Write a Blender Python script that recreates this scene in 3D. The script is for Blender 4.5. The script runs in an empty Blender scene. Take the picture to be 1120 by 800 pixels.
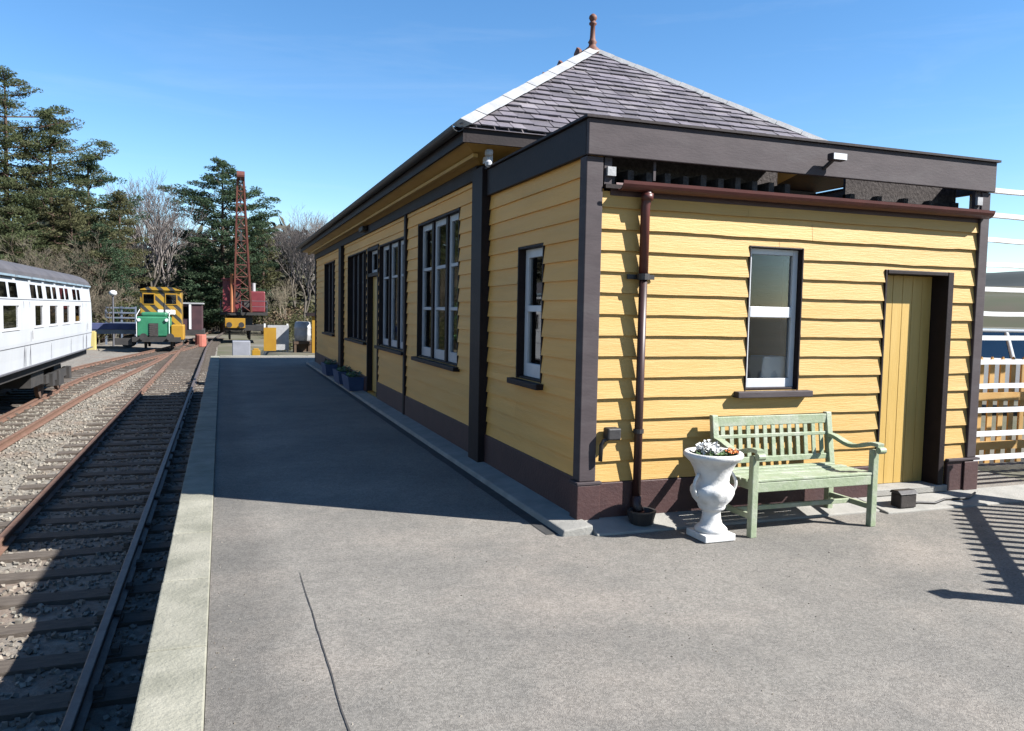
import bpy, bmesh, math, random
from mathutils import Vector, Matrix, noise as mnoise
R = math.radians
scene = bpy.context.scene
col = scene.collection
rnd = random.Random(7)

# ------------------------------------------------------------------ materials
MATS = {}
# scale on each material's base colour, balanced against the exposure
KALB = {'white_paint': .62, 'white_urn_paint': .62, 'white_sash_paint': .55, 'coach_white_paint': .46, 'dark_brown_trim': .42, 'black_iron': .8, 'sooty_underframe': .8,
        'pine_needles': .80, 'blue_green_needles': .80, 'olive_needles': .72, 'fresh_needles': .9, 'winter_bush_leaves': .8, 'dead_bracken': .55, 'brown_twigs': .52, 'purple_grey_twigs': .52,
        'far_wood': .5, 'track_ballast': .6, 'ballast_stone': .6, 'loco_yellow_paint': .4, 'hazard_stripes': .4, 'black_netting': .8, 'black_band': .9, 'platform_coping_stone': .44, 'yellow_board_paint': .445, 'yellow_smooth_shade_paint': .58, 'old_tarmac': .63, 'moor_hill': .34, 'distant_hill_green': .32, 'dark_plant_leaf': .8, 'white_petal': .7, 'orange_petal': .8, 'dark_tarmac_crack': .9, 'tyre_rubber': 1, 'pale_ceiling': .8,
        'dusty_boards': .8, 'maroon_plinth': .5, 'purple_brown_trim': .36, 'crane_maroon': .6, 'crane_jib_red': .40, 'loco_green_paint': .8, 'navy_paint': .8, 'rusty_wheel': .8, 'dark_blue_trough_paint': .8, 'roof_slate': .43, 'weathered_lead': .43, 'tan_fence_paint': .55}
def M(name, c1, c2=None, scale=4.0, rough=.8, bump=.0, bscale=80, metal=0.0, c3=None, scale3=.6, amt3=.5,
      stretch=(1, 1, 1), island=0.0, spec=.4, detail=6, lo=.35, hi=.65, transl=0.0):
    if name in MATS: return MATS[name]
    k_ = KALB.get(name, .5); c1 = tuple(v * k_ for v in c1); c2 = c2 and tuple(v * k_ for v in c2); c3 = c3 and tuple(v * k_ for v in c3)
    m = bpy.data.materials.new(name); m.use_nodes = True
    nt = m.node_tree; N = nt.nodes; L = nt.links
    b = N['Principled BSDF']
    b.inputs['Roughness'].default_value = rough
    b.inputs['Metallic'].default_value = metal
    b.inputs['Specular IOR Level'].default_value = spec
    tc = N.new('ShaderNodeTexCoord'); mp = N.new('ShaderNodeMapping')
    mp.inputs['Scale'].default_value = stretch
    L.new(tc.outputs['Object'], mp.inputs['Vector'])
    def noise(s, d=detail, r=.6):
        n = N.new('ShaderNodeTexNoise'); n.inputs['Scale'].default_value = s
        n.inputs['Detail'].default_value = d; n.inputs['Roughness'].default_value = r
        L.new(mp.outputs['Vector'], n.inputs['Vector']); return n
    def ramp(src, a, c):
        r = N.new('ShaderNodeMapRange'); r.inputs['From Min'].default_value = a; r.inputs['From Max'].default_value = c
        L.new(src, r.inputs['Value']); return r.outputs['Result']
    def mix(fac, A, B):
        x = N.new('ShaderNodeMix'); x.data_type = 'RGBA'
        if hasattr(fac, 'is_output'): L.new(fac, x.inputs['Factor'])
        else: x.inputs['Factor'].default_value = fac
        for s, v in ((6, A), (7, B)):
            if hasattr(v, 'is_output'): L.new(v, x.inputs[s])
            else: x.inputs[s].default_value = (*v, 1)
        return x.outputs[2]
    out = None
    if c2 is not None: out = mix(ramp(noise(scale).outputs['Fac'], lo, hi), c1, c2)
    else:
        out = mix(ramp(noise(scale).outputs['Fac'], lo, hi), c1, tuple(v * .86 for v in c1))
    if c3 is not None:
        mm = N.new('ShaderNodeMath'); mm.operation = 'MULTIPLY'; mm.inputs[1].default_value = amt3
        L.new(ramp(noise(scale3, 4).outputs['Fac'], .48, .68), mm.inputs[0])
        out = mix(mm.outputs[0], out, c3)
    if island:
        g = N.new('ShaderNodeNewGeometry'); h = N.new('ShaderNodeHueSaturation')
        r = N.new('ShaderNodeMapRange'); r.inputs['To Min'].default_value = 1 - island; r.inputs['To Max'].default_value = 1 + island
        L.new(g.outputs['Random Per Island'], r.inputs['Value']); L.new(r.outputs['Result'], h.inputs['Value'])
        L.new(out, h.inputs['Color']); out = h.outputs['Color']
    L.new(out, b.inputs['Base Color'])
    if transl:
        tl = N.new('ShaderNodeBsdfTranslucent'); L.new(out, tl.inputs['Color']); xs = N.new('ShaderNodeMixShader'); xs.inputs['Fac'].default_value = transl
        L.new(b.outputs[0], xs.inputs[1]); L.new(tl.outputs[0], xs.inputs[2]); L.new(xs.outputs[0], N['Material Output'].inputs['Surface'])
    if bump:
        bn = N.new('ShaderNodeBump'); bn.inputs['Strength'].default_value = bump; bn.inputs['Distance'].default_value = .02
        L.new(noise(bscale, 5).outputs['Fac'], bn.inputs['Height']); L.new(bn.outputs['Normal'], b.inputs['Normal'])
    MATS[name] = m
    return m

def glass_mat(name, tint=(.9, .95, .95), refl=.12, rough=.03):
    m = bpy.data.materials.new(name); m.use_nodes = True
    nt = m.node_tree; N = nt.nodes; L = nt.links
    N.remove(N['Principled BSDF']); out = N['Material Output']
    t = N.new('ShaderNodeBsdfTransparent'); t.inputs['Color'].default_value = (*tint, 1)
    g = N.new('ShaderNodeBsdfGlossy'); g.inputs['Roughness'].default_value = rough
    f = N.new('ShaderNodeFresnel'); f.inputs['IOR'].default_value = 1.5
    a = N.new('ShaderNodeMath'); a.operation = 'ADD'; a.use_clamp = True; a.inputs[1].default_value = refl
    L.new(f.outputs[0], a.inputs[0]); x = N.new('ShaderNodeMixShader')
    L.new(a.outputs[0], x.inputs['Fac']); L.new(t.outputs[0], x.inputs[1]); L.new(g.outputs[0], x.inputs[2])
    L.new(x.outputs[0], out.inputs['Surface'])
    MATS[name] = m
    return m

def hazard_mat():
    m = M('hazard_stripes', (.62, .36, .02), (.52, .30, .03), scale=2, rough=.5)
    nt = m.node_tree; N = nt.nodes; L = nt.links; b = N['Principled BSDF']
    src = b.inputs['Base Color'].links[0].from_socket
    tc = [n for n in N if n.type == 'TEX_COORD'][0]
    w = N.new('ShaderNodeTexWave'); w.inputs['Scale'].default_value = .95; w.bands_direction = 'DIAGONAL'
    w.inputs['Distortion'].default_value = 0
    L.new(tc.outputs['Object'], w.inputs['Vector'])
    g = N.new('ShaderNodeMath'); g.operation = 'GREATER_THAN'; g.inputs[1].default_value = .58
    L.new(w.outputs['Fac'], g.inputs[0])
    x = N.new('ShaderNodeMix'); x.data_type = 'RGBA'; L.new(g.outputs[0], x.inputs['Factor'])
    L.new(src, x.inputs[6]); x.inputs[7].default_value = (.02, .02, .02, 1)
    L.new(x.outputs[2], b.inputs['Base Color'])
    return m

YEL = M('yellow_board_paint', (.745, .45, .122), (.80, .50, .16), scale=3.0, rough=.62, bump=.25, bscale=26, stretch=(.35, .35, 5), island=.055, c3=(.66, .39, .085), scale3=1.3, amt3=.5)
YEL2 = M('yellow_smooth_shade_paint', (.88, .445, .095), (.92, .49, .125), scale=2.5, rough=.6, bump=.2, bscale=26, stretch=(.35, .35, 5), island=.06, c3=(.58, .36, .11), scale3=1.0, amt3=.4)  # end-wall yellow made redder and brighter to offset the side's blue shade
YDOOR = M('yellow_door_paint', (.68, .44, .12), (.74, .49, .15), scale=4, rough=.5, bump=.12, bscale=30, stretch=(4, 4, .4))
SOFFIT = M('ochre_soffit_paint', (.56, .33, .08), (.64, .40, .11), scale=3, rough=.6, island=.06)
DARK = M('dark_brown_trim', (.020, .012, .013), (.034, .020, .020), scale=5, rough=.6, bump=.1, bscale=40, spec=.2)
TRIM = M('purple_brown_trim', (.092, .070, .076), (.122, .094, .100), scale=4, rough=.7, bump=.08, bscale=22, stretch=(1, 1, 3), spec=.25, c3=(.15, .128, .132), scale3=2.2, amt3=.6)
PLINTH = M('maroon_plinth', (.060, .024, .024), (.085, .036, .034), scale=5, rough=.6, bump=.2, bscale=40)
MAROON = M('maroon_pipe_paint', (.095, .020, .016), (.13, .030, .024), scale=6, rough=.45)
BLACKP = M('black_iron', (.014, .013, .014), (.028, .025, .025), scale=8, rough=.55, bump=.1, bscale=60)
SASH = M('white_sash_paint', (.74, .75, .77), (.66, .67, .70), scale=7, rough=.4)
WHITE = M('white_paint', (.76, .76, .75), (.68, .68, .67), scale=5, rough=.5)
URNW = M('white_urn_paint', (.78, .77, .75), (.68, .67, .66), scale=9, rough=.55, bump=.2, bscale=50, c3=(.44, .42, .36), scale3=7, amt3=.6)
GLASS = glass_mat('window_glass', (.70, .74, .75), .05)
GLASSC = glass_mat('clear_window_glass', (.95, .96, .96), -.035)
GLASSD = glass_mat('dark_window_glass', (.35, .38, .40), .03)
SLATE = M('roof_slate', (.182, .162, .190), (.232, .205, .235), scale=5, rough=.62, bump=.3, bscale=50, island=.34, c3=(.36, .33, .33), scale3=2.6, amt3=.5)
LEAD = M('weathered_lead', (.58, .58, .58), (.46, .46, .47), scale=7, rough=.55, bump=.2, bscale=30)
TERRA = M('terracotta', (.16, .055, .035), (.22, .085, .055), scale=9, rough=.7)
BGREEN = M('pale_green_bench_paint', (.34, .41, .25), (.41, .47, .32), scale=9, rough=.55, bump=.2, bscale=40, c3=(.56, .57, .48), scale3=7, amt3=.65)
CONC = M('pale_concrete', (.44, .42, .38), (.34, .33, .30), scale=5, rough=.9, bump=.3, bscale=70, c3=(.23, .22, .20), scale3=1.8, amt3=.55)
COPE = M('platform_coping_stone', (.45, .43, .345), (.33, .32, .25), scale=3.5, rough=.9, bump=.5, bscale=45, island=.11, c3=(.24, .235, .18), scale3=2.6, amt3=.75)
PWALL = M('platform_wall_blocks', (.15, .14, .13), (.09, .085, .08), scale=3, rough=.95, bump=.4, bscale=20)
RUST = M('rusty_rail', (.165, .082, .052), (.225, .130, .090), scale=9, rough=.8, bump=.2, bscale=60)
RAILD = M('worn_rail_steel', (.20, .17, .155), (.13, .10, .09), scale=9, rough=.5, metal=.3, bump=.1, bscale=60)
SLEEP = M('weathered_sleeper', (.085, .066, .052), (.150, .122, .098), scale=6, rough=.9, bump=.5, bscale=30, stretch=(1, 5, 5))
STONE = M('ballast_stone', (.285, .262, .222), (.175, .155, .128), scale=14, rough=.95, island=.35, c3=(.20, .125, .085), scale3=1.2, amt3=.5)

def asphalt_mat():
    m = M('old_tarmac', (.218, .200, .175), (.160, .149, .133), scale=.9, rough=.9, bump=.45, bscale=150, c3=(.275, .240, .205), scale3=.8, amt3=.7)
    nt = m.node_tree; N = nt.nodes; L = nt.links; b = N['Principled BSDF']
    src = b.inputs['Base Color'].links[0].from_socket
    tc = [n for n in N if n.type == 'TEX_COORD'][0]
    # aggregate speckle
    v = N.new('ShaderNodeTexVoronoi'); v.inputs['Scale'].default_value = 95
    L.new(tc.outputs['Object'], v.inputs['Vector'])
    r = N.new('ShaderNodeMapRange'); r.inputs['To Min'].default_value = .76; r.inputs['To Max'].default_value = 1.26
    sp = N.new('ShaderNodeSeparateColor'); L.new(v.outputs['Color'], sp.inputs[0]); L.new(sp.outputs[0], r.inputs['Value'])
    n2 = N.new('ShaderNodeTexNoise'); n2.inputs['Scale'].default_value = 9; n2.inputs['Detail'].default_value = 8; n2.inputs['Roughness'].default_value = .75
    L.new(tc.outputs['Object'], n2.inputs['Vector'])
    r2 = N.new('ShaderNodeMapRange'); r2.inputs['From Min'].default_value = .3; r2.inputs['From Max'].default_value = .7
    r2.inputs['To Min'].default_value = .86; r2.inputs['To Max'].default_value = 1.14
    L.new(n2.outputs['Fac'], r2.inputs['Value'])
    mu = N.new('ShaderNodeMath'); mu.operation = 'MULTIPLY'; L.new(r.outputs[0], mu.inputs[0]); L.new(r2.outputs[0], mu.inputs[1])
    # an older, greyer lane of tarmac beside the coping, with a ragged edge
    sx = N.new('ShaderNodeSeparateXYZ'); L.new(tc.outputs['Object'], sx.inputs[0])
    n3 = N.new('ShaderNodeTexNoise'); n3.inputs['Scale'].default_value = 2.2; n3.inputs['Detail'].default_value = 6
    L.new(tc.outputs['Object'], n3.inputs['Vector'])
    ad = N.new('ShaderNodeMath'); ad.operation = 'MULTIPLY_ADD'; ad.inputs[1].default_value = .45
    L.new(n3.outputs['Fac'], ad.inputs[0]); L.new(sx.outputs['X'], ad.inputs[2])
    r3 = N.new('ShaderNodeMapRange'); r3.inputs['From Min'].default_value = .38; r3.inputs['From Max'].default_value = .62
    r3.inputs['To Min'].default_value = .74; r3.inputs['To Max'].default_value = 1.0
    L.new(ad.outputs[0], r3.inputs['Value'])
    mu2 = N.new('ShaderNodeMath'); mu2.operation = 'MULTIPLY'; L.new(mu.outputs[0], mu2.inputs[0]); L.new(r3.outputs[0], mu2.inputs[1])
    h = N.new('ShaderNodeHueSaturation'); L.new(src, h.inputs['Color']); L.new(mu2.outputs[0], h.inputs['Value'])
    L.new(h.outputs[0], b.inputs['Base Color'])
    return m
TARMAC = asphalt_mat()

# ------------------------------------------------------------------ mesh builder
class MB:
    def __init__(s): s.v = []; s.f = []
    def add(s, vs, fs):
        o = len(s.v); s.v += [tuple(p) for p in vs]; s.f += [tuple(i + o for i in f) for f in fs]; return s
    def box(s, x0, x1, y0, y1, z0, z1):
        return s.add([(x0, y0, z0), (x1, y0, z0), (x1, y1, z0), (x0, y1, z0), (x0, y0, z1), (x1, y0, z1), (x1, y1, z1), (x0, y1, z1)],
                     [(0, 3, 2, 1), (4, 5, 6, 7), (0, 1, 5, 4), (1, 2, 6, 5), (2, 3, 7, 6), (3, 0, 4, 7)])
    def beam(s, a, b, w, h, up=(0, 0, 1)):
        a = Vector(a); b = Vector(b); d = (b - a).normalized(); u = Vector(up)
        if abs(d.dot(u)) > .98: u = Vector((0, 1, 0))
        r = d.cross(u).normalized(); u = r.cross(d).normalized()
        P = []
        for c in (a, b):
            for sx, sz in ((-1, -1), (1, -1), (1, 1), (-1, 1)): P.append(c + r * (sx * w / 2) + u * (sz * h / 2))
        return s.add(P, [(0, 1, 2, 3), (7, 6, 5, 4), (0, 4, 5, 1), (1, 5, 6, 2), (2, 6, 7, 3), (3, 7, 4, 0)])
    def tube(s, pts, rad, n=8, cap=True):
        pts = [Vector(p) for p in pts]
        if not hasattr(rad, '__len__'): rad = [rad] * len(pts)
        o = len(s.v); prev = None
        for i, p in enumerate(pts):
            d = (pts[min(i + 1, len(pts) - 1)] - pts[max(i - 1, 0)]).normalized()
            if prev is None:
                prev = d.orthogonal().normalized()
            prev = (prev - d * prev.dot(d))
            prev = prev.normalized() if prev.length > 1e-6 else d.orthogonal().normalized()
            q = d.cross(prev)
            for k in range(n):
                a = 2 * math.pi * k / n
                s.v.append(tuple(p + (prev * math.cos(a) + q * math.sin(a)) * rad[i]))
        for i in range(len(pts) - 1):
            for k in range(n):
                k2 = (k + 1) % n
                s.f.append((o + i * n + k, o + i * n + k2, o + (i + 1) * n + k2, o + (i + 1) * n + k))
        if cap:
            s.f.append(tuple(o + k for k in reversed(range(n))))
            s.f.append(tuple(o + (len(pts) - 1) * n + k for k in range(n)))
        return s
    def lathe(s, prof, c=(0, 0, 0), n=28):
        o = len(s.v)
        for z, r in prof:
            for k in range(n):
                a = 2 * math.pi * k / n
                s.v.append((c[0] + r * math.cos(a), c[1] + r * math.sin(a), c[2] + z))
        for i in range(len(prof) - 1):
            for k in range(n):
                k2 = (k + 1) % n
                s.f.append((o + i * n + k, o + i * n + k2, o + (i + 1) * n + k2, o + (i + 1) * n + k))
        s.f.append(tuple(o + k for k in reversed(range(n)))); s.f.append(tuple(o + (len(prof) - 1) * n + k for k in range(n)))
        return s
    def prism(s, poly, off):
        off = Vector(off); n = len(poly); P = [Vector(p) for p in poly]
        return s.add(P + [p + off for p in P], [tuple(reversed(range(n))), tuple(range(n, 2 * n))] + [(i, (i + 1) % n, n + (i + 1) % n, n + i) for i in range(n)])
    def xform(s, fn, start=0):
        for i in range(start, len(s.v)): s.v[i] = tuple(fn(Vector(s.v[i])))
        return s
    def build(s, name, mat, parent=None, smooth=False, bevel=0, fix=True):
        me = bpy.data.meshes.new(name); me.from_pydata(s.v, [], s.f)
        if fix:
            bm = bmesh.new(); bm.from_mesh(me); bmesh.ops.recalc_face_normals(bm, faces=bm.faces); bm.to_mesh(me); bm.free()
        me.materials.append(mat)
        if smooth: me.polygons.foreach_set('use_smooth', [True] * len(me.polygons))
        o = bpy.data.objects.new(name, me); col.objects.link(o)
        if bevel:
            b = o.modifiers.new('bevel', 'BEVEL'); b.width = bevel; b.segments = 2; b.limit_method = 'ANGLE'; b.angle_limit = R(40)
        if parent is not None:
            o.parent = parent
            if parent.type == 'EMPTY' and not parent.get('_local'):
                o.matrix_parent_inverse = Matrix.Translation(-parent.location)
        return o

def tag(o, label=None, cat=None, group=None, kind=None):
    if label: o['label'] = label
    if cat: o['category'] = cat
    if group: o['group'] = group
    if kind: o['kind'] = kind
    return o
def thing(name, loc, label, cat, group=None, local=False):
    o = bpy.data.objects.new(name, None); col.objects.link(o); o.location = loc
    o.empty_display_size = .2
    if local: o['_local'] = 1
    return tag(o, label, cat, group)
def copy_tree(o, parent=None):
    c = o.copy(); col.objects.link(c)
    if parent is not None: c.parent = parent
    for ch in list(o.children): copy_tree(ch, c)
    return c
def sm(a, b, x):
    t = min(1, max(0, (x - a) / (b - a))); return t * t * (3 - 2 * t)
def wob(x, y=0.0, z=0.0): return mnoise.noise(Vector((x, y, z)))

# ------------------------------------------------------------------ ground, platform, track bed
def ground_z(x, y):
    near = sm(.9, 1.4, x); far = sm(9, 22, x)
    s = near + (far - near) * sm(33, 42, y)
    z = -1.32 + 1.27 * s
    d = max(0, -x - 14)
    z += 1.3 * sm(0, 30, d)
    z += .05 * wob(x * .25, y * .25) + 0.6 * sm(60, 200, math.hypot(x, y)) * wob(x * .02, y * .02)
    return z
def axis_list(a, b, fine0, fine1, step, growth=1.25):
    L = [fine0]
    while L[-1] < fine1: L.append(L[-1] + step)
    st = step
    while L[-1] < b: st *= growth; L.append(L[-1] + st)
    st = step; lo = []
    x = fine0
    while x > a: st *= growth; x -= st; lo.append(x)
    return list(reversed(lo)) + L
def sheet(xs, ys, fz):
    m = MB(); nx = len(xs)
    for y in ys:
        for x in xs: m.v.append((x, y, fz(x, y)))
    for j in range(len(ys) - 1):
        for i in range(nx - 1): m.f.append((j * nx + i, j * nx + i + 1, (j + 1) * nx + i + 1, (j + 1) * nx + i))
    return m
GROUND = M('rough_grass_and_gravel', (.15, .125, .085), (.085, .095, .040), scale=.5, rough=.95, bump=.5, bscale=12, c3=(.23, .21, .18), scale3=.22, amt3=.8)
g = sheet(axis_list(-700, 900, -20, 24, .9), axis_list(-500, 1100, -8, 80, 1.1), ground_z).build('ground', GROUND, smooth=True, fix=False)
tag(g, 'rough grass and gravel ground around the railway yard', 'ground', kind='structure')

pl = MB()
pl.box(-.07, 7.6, -9, 27.0, -.35, 0)
o = pl.build('platform', TARMAC); tag(o, 'grey tarmac station platform and forecourt', 'platform', kind='structure')
# coping slabs along the track edge and along the far end
cp = MB(); y = -8.6; i = 0
while y < 26.9:
    L_ = .92 + .12 * rnd.random(); y2 = min(y + L_, 27.0)
    j = .006 * rnd.uniform(-1, 1)
    cp.box(-.33 + j, -.073, y + .006, y2 - .006, -.13, .012 + .003 * rnd.random()); y = y2
cpo = cp.build('platform_edge', COPE, bevel=.008); tag(cpo, 'pale stone coping slabs along the platform edge', 'platform edge', kind='structure')
ec = MB(); x = -.06
while x < 3.0:
    ec.box(x + .004, x + .9, 27.004, 27.25, -.1, .014); x += .904
tag(ec.build('platform_end_kerb', COPE, bevel=.008), 'pale kerb across the far end of the platform', 'kerb', kind='structure')
pw = MB(); pw.box(-.26, -.075, -9, 27.0, -1.45, -.132); pw.box(-.2, 3.2, 27.003, 27.2, -1.45, -.104)
tag(pw.build('platform_wall', PWALL), 'dark block wall below the platform edge', 'wall', kind='structure')
# concrete apron round the building
ap = MB(); ap.prism([(2.275, 5.12, -.02), (2.29, 5.12, .045), (2.52, 5.12, .068), (2.52, 5.12, -.02)], (0, 18.4, 0))
ap.prism([(2.525, 5.06, -.02), (2.525, 5.06, .016), (2.525, 5.355, .066), (2.525, 5.355, -.02)], (2.6, 0, 0))
ap.prism([(5.13, 4.98, -.02), (5.13, 4.98, .014), (5.13, 5.34, .06), (5.13, 5.34, -.02)], (2.1, 0, 0))
tag(ap.build('concrete_apron', CONC, bevel=.01), 'pale concrete strip along the foot of the building', 'pavement', kind='structure')
dc = MB(); n = 90  # flat black band along the foot of the apron
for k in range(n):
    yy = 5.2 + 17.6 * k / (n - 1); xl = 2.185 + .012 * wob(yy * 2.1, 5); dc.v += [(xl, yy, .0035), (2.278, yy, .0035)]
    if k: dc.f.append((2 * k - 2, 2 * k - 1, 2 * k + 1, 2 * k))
tag(dc.build('dark_band', M('black_band', (.022, .022, .022), (.04, .038, .036), scale=9, rough=.8)), 'black band between the tarmac and the concrete strip', 'path joint', kind='structure')
# crack in the tarmac
SEAM = M('dark_tarmac_crack', (.03, .028, .026), (.05, .045, .042), scale=20, rough=.95)
cr = MB(); n = 46
for k in range(n):
    t = k / (n - 1); yy = 4.86 - 3.6 * t; xx = .435 + .02 * t + .008 * wob(yy * 3, 1) + .003 * wob(yy * 17, 3)
    w = .0018 + .0034 * min(1, t * 3) * (.3 + .9 * abs(wob(yy * 9, 7)))
    cr.v += [(xx - w, yy, .004), (xx + w, yy, .004)]
    if k: cr.f.append((2 * k - 2, 2 * k - 1, 2 * k + 1, 2 * k))
tag(cr.build('tarmac_crack', SEAM), 'long dark crack running down the sunlit tarmac', 'crack', kind='structure')

gr = MB(); r = random.Random(5)
for k in range(700):
    if k % 3: xx, yy = r.uniform(.0, 7.2), r.uniform(1.5, 5.0)
    else: xx, yy = r.choice((-.06 + abs(r.gauss(0, .06)), 2.27 - abs(r.gauss(0, .08)))), r.uniform(2.0, 12)
    if xx > 2.2 and yy > 4.9: continue
    s_ = r.uniform(.002, .0065); a = r.uniform(0, 6.28); ca, sa = math.cos(a) * s_, math.sin(a) * s_
    gr.add([(xx + ca, yy + sa, 0), (xx - sa, yy + ca, 0), (xx - ca, yy - sa, 0), (xx + sa * 1.3, yy - ca, 0), (xx, yy, s_ * 1.1)], [(0, 1, 4), (1, 2, 4), (2, 3, 4), (3, 0, 4)])
tag(gr.build('grit', M('loose_grit', (.30, .28, .24), (.16, .13, .10), scale=40, rough=.95, island=.45), fix=False), 'loose grit and crumbs scattered over the tarmac', 'grit', kind='stuff')
BALL = M('track_ballast', (.265, .245, .210), (.15, .132, .110), scale=11, rough=.95, bump=.9, bscale=28, c3=(.19, .125, .09), scale3=.8, amt3=.6)
bx = [-.262 - .16 * i for i in range(56)]; by = [-4 + .22 * i for i in range(180)] + [36 + .8 * i for i in range(56)]
bl = sheet(bx, by, lambda x, y: -1.238 + .022 * wob(x * 5, y * 5) + .02 * wob(x * 1.3, y * 1.3, 4) - .12 * sm(-7.6, -9.0, -(-x)) )
tag(bl.build('track_bed', BALL, smooth=True, fix=False), 'grey stone ballast bed under the tracks', 'track bed', kind='structure')
st = MB()
for k in range(23000):
    yy = 3 + 34 * rnd.random() ** 1.4; xx = rnd.uniform(-5.2, -.3)
    if -2.98 < xx < -.34 and abs((yy - 2.4 + .38) % .76 - .38) < .15 and rnd.random() < .93: continue
    s = rnd.uniform(.010, .026); zc = -1.228 + .022 * wob(xx * 5, yy * 5) + .02 * wob(xx * 1.3, yy * 1.3, 4)
    M3 = Matrix.Rotation(rnd.uniform(0, 6.28), 3, Vector((rnd.gauss(0, 1), rnd.gauss(0, 1), rnd.gauss(0, 1))).normalized())
    P = [Vector((a * s * rnd.uniform(.6, 1.2), b * s * rnd.uniform(.6, 1.2), c * s * rnd.uniform(.5, .9))) for a in (-1, 1) for b in (-1, 1) for c in (-1, 1)]
    st.add([M3 @ p + Vector((xx, yy, zc)) for p in P], [(0, 1, 3, 2), (4, 6, 7, 5), (0, 4, 5, 1), (2, 3, 7, 6), (0, 2, 6, 4), (1, 5, 7, 3)])
tag(st.build('ballast_stones', STONE, fix=False), 'loose grey and rusty ballast stones between the sleepers', 'ballast', kind='stuff')

RT = -1.05
RAIL_PROF = [(-.062, -.14), (.062, -.14), (.062, -.128), (.012, -.112), (.010, -.045), (.034, -.034), (.035, -.004), (.028, 0), (-.028, 0), (-.035, -.004), (-.034, -.034), (-.010, -.045), (-.012, -.112), (-.062, -.128)]
def rail_mesh(path):
    m = MB(); n = len(RAIL_PROF)
    for i, (x, y) in enumerate(path):
        x0, y0 = path[max(i - 1, 0)]; x1, y1 = path[min(i + 1, len(path) - 1)]
        d = Vector((x1 - x0, y1 - y0, 0)).normalized(); r = Vector((d.y, -d.x, 0))
        for a, z in RAIL_PROF: m.v.append((x + r.x * a, y + r.y * a, RT + z))
    for i in range(len(path) - 1):
        for k in range(n):
            k2 = (k + 1) % n; m.f.append((i * n + k, i * n + k2, (i + 1) * n + k2, (i + 1) * n + k))
    m.f.append(tuple(range(n))); m.f.append(tuple(range((len(path) - 1) * n, len(path) * n)))
    return m
def offset(path, d):
    out = []
    for i, (x, y) in enumerate(path):
        x0, y0 = path[max(i - 1, 0)]; x1, y1 = path[min(i + 1, len(path) - 1)]
        v = Vector((x1 - x0, y1 - y0)).normalized(); out.append((x + v.y * d, y - v.x * d))
    return out
sleeper_src = []
for k in range(4):
    m = MB(); nx = 12
    for i in range(nx + 1):
        x = -1.3 + 2.6 * i / nx
        for a, z in ((-.125, -.16), (.125, -.16), (.118, -.006), (-.118, -.006)):
            m.v.append((x, a + .010 * wob(x * 2, k * 7, a * 9), z + (.007 * wob(x * 3, k * 5, a * 20) if z > -.1 else 0)))
    for i in range(nx):
        for q in range(4): m.f.append((i * 4 + q, i * 4 + (q + 1) % 4, (i + 1) * 4 + (q + 1) % 4, (i + 1) * 4 + q))
    m.f.append((0, 1, 2, 3)); m.f.append(tuple(nx * 4 + q for q in (3, 2, 1, 0)))
    for sx_ in (-.7175, .7175):
        m.box(sx_ - .11, sx_ + .11, -.085, .085, -.012, .012); m.box(sx_ - .095, sx_ - .04, -.05, .05, .012, .06); m.box(sx_ + .04, sx_ + .095, -.05, .05, .012, .05)
    me = bpy.data.meshes.new('sleeper'); me.from_pydata(m.v, [], m.f); me.materials.append(SLEEP); sleeper_src.append(me)
def make_track(path, label, mats, s0, s1, step):
    root = thing('railway_track', (path[0][0], path[0][1], RT - .14), label, 'railway track')
    for d, mt in ((-.7175, mats[0]), (.7175, mats[1])): rail_mesh(offset(path, d)).build('rail', mt, root)
    y = s0; n = 0
    while y < s1 and n < 98:
        for i in range(len(path) - 1):
            if path[i][1] <= y <= path[i + 1][1]:
                t = (y - path[i][1]) / (path[i + 1][1] - path[i][1]); x = path[i][0] + t * (path[i + 1][0] - path[i][0])
                ang = math.atan2(-(path[i + 1][0] - path[i][0]), path[i + 1][1] - path[i][1]); break
        o = bpy.data.objects.new('sleeper', sleeper_src[n % 4]); col.objects.link(o); o.parent = root
        o.matrix_parent_inverse = Matrix.Translation(-root.location)
        o.location = (x + rnd.uniform(-.05, .05), y + rnd.uniform(-.03, .03), RT - .14 + rnd.uniform(-.008, 0)); o.rotation_euler.z = ang + rnd.uniform(-.015, .015)
        y += step; n += 1
    return root
near_path = [(-1.645, y) for y in range(-4, 56, 3)] + [(-1.62, 58), (-1.5, 64), (-1.3, 70), (-1.0, 78), (-.6, 86), (0, 96)]
make_track(near_path, 'main track with a dull right rail right beside the platform', (RUST, RAILD), 2.4, 76, .76)
def sx(y):
    return -5.55 + 3.75 * sm(29, 66, y)
side_path = [(sx(y), y) for y in range(6, 70, 2)]
make_track(side_path, 'rusty siding track curving in from under the white coach', (RUST, RUST), 9, 66, .8)
sp = [(-3.98 + .10 * sm(14, 24, y) + 1.1 * sm(22, 50, y), y) for y in range(7, 50, 2)]
tag(rail_mesh(sp).build('loose_rail', RUST), 'single rusty rail lying between the siding and the main track', 'rail')

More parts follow.
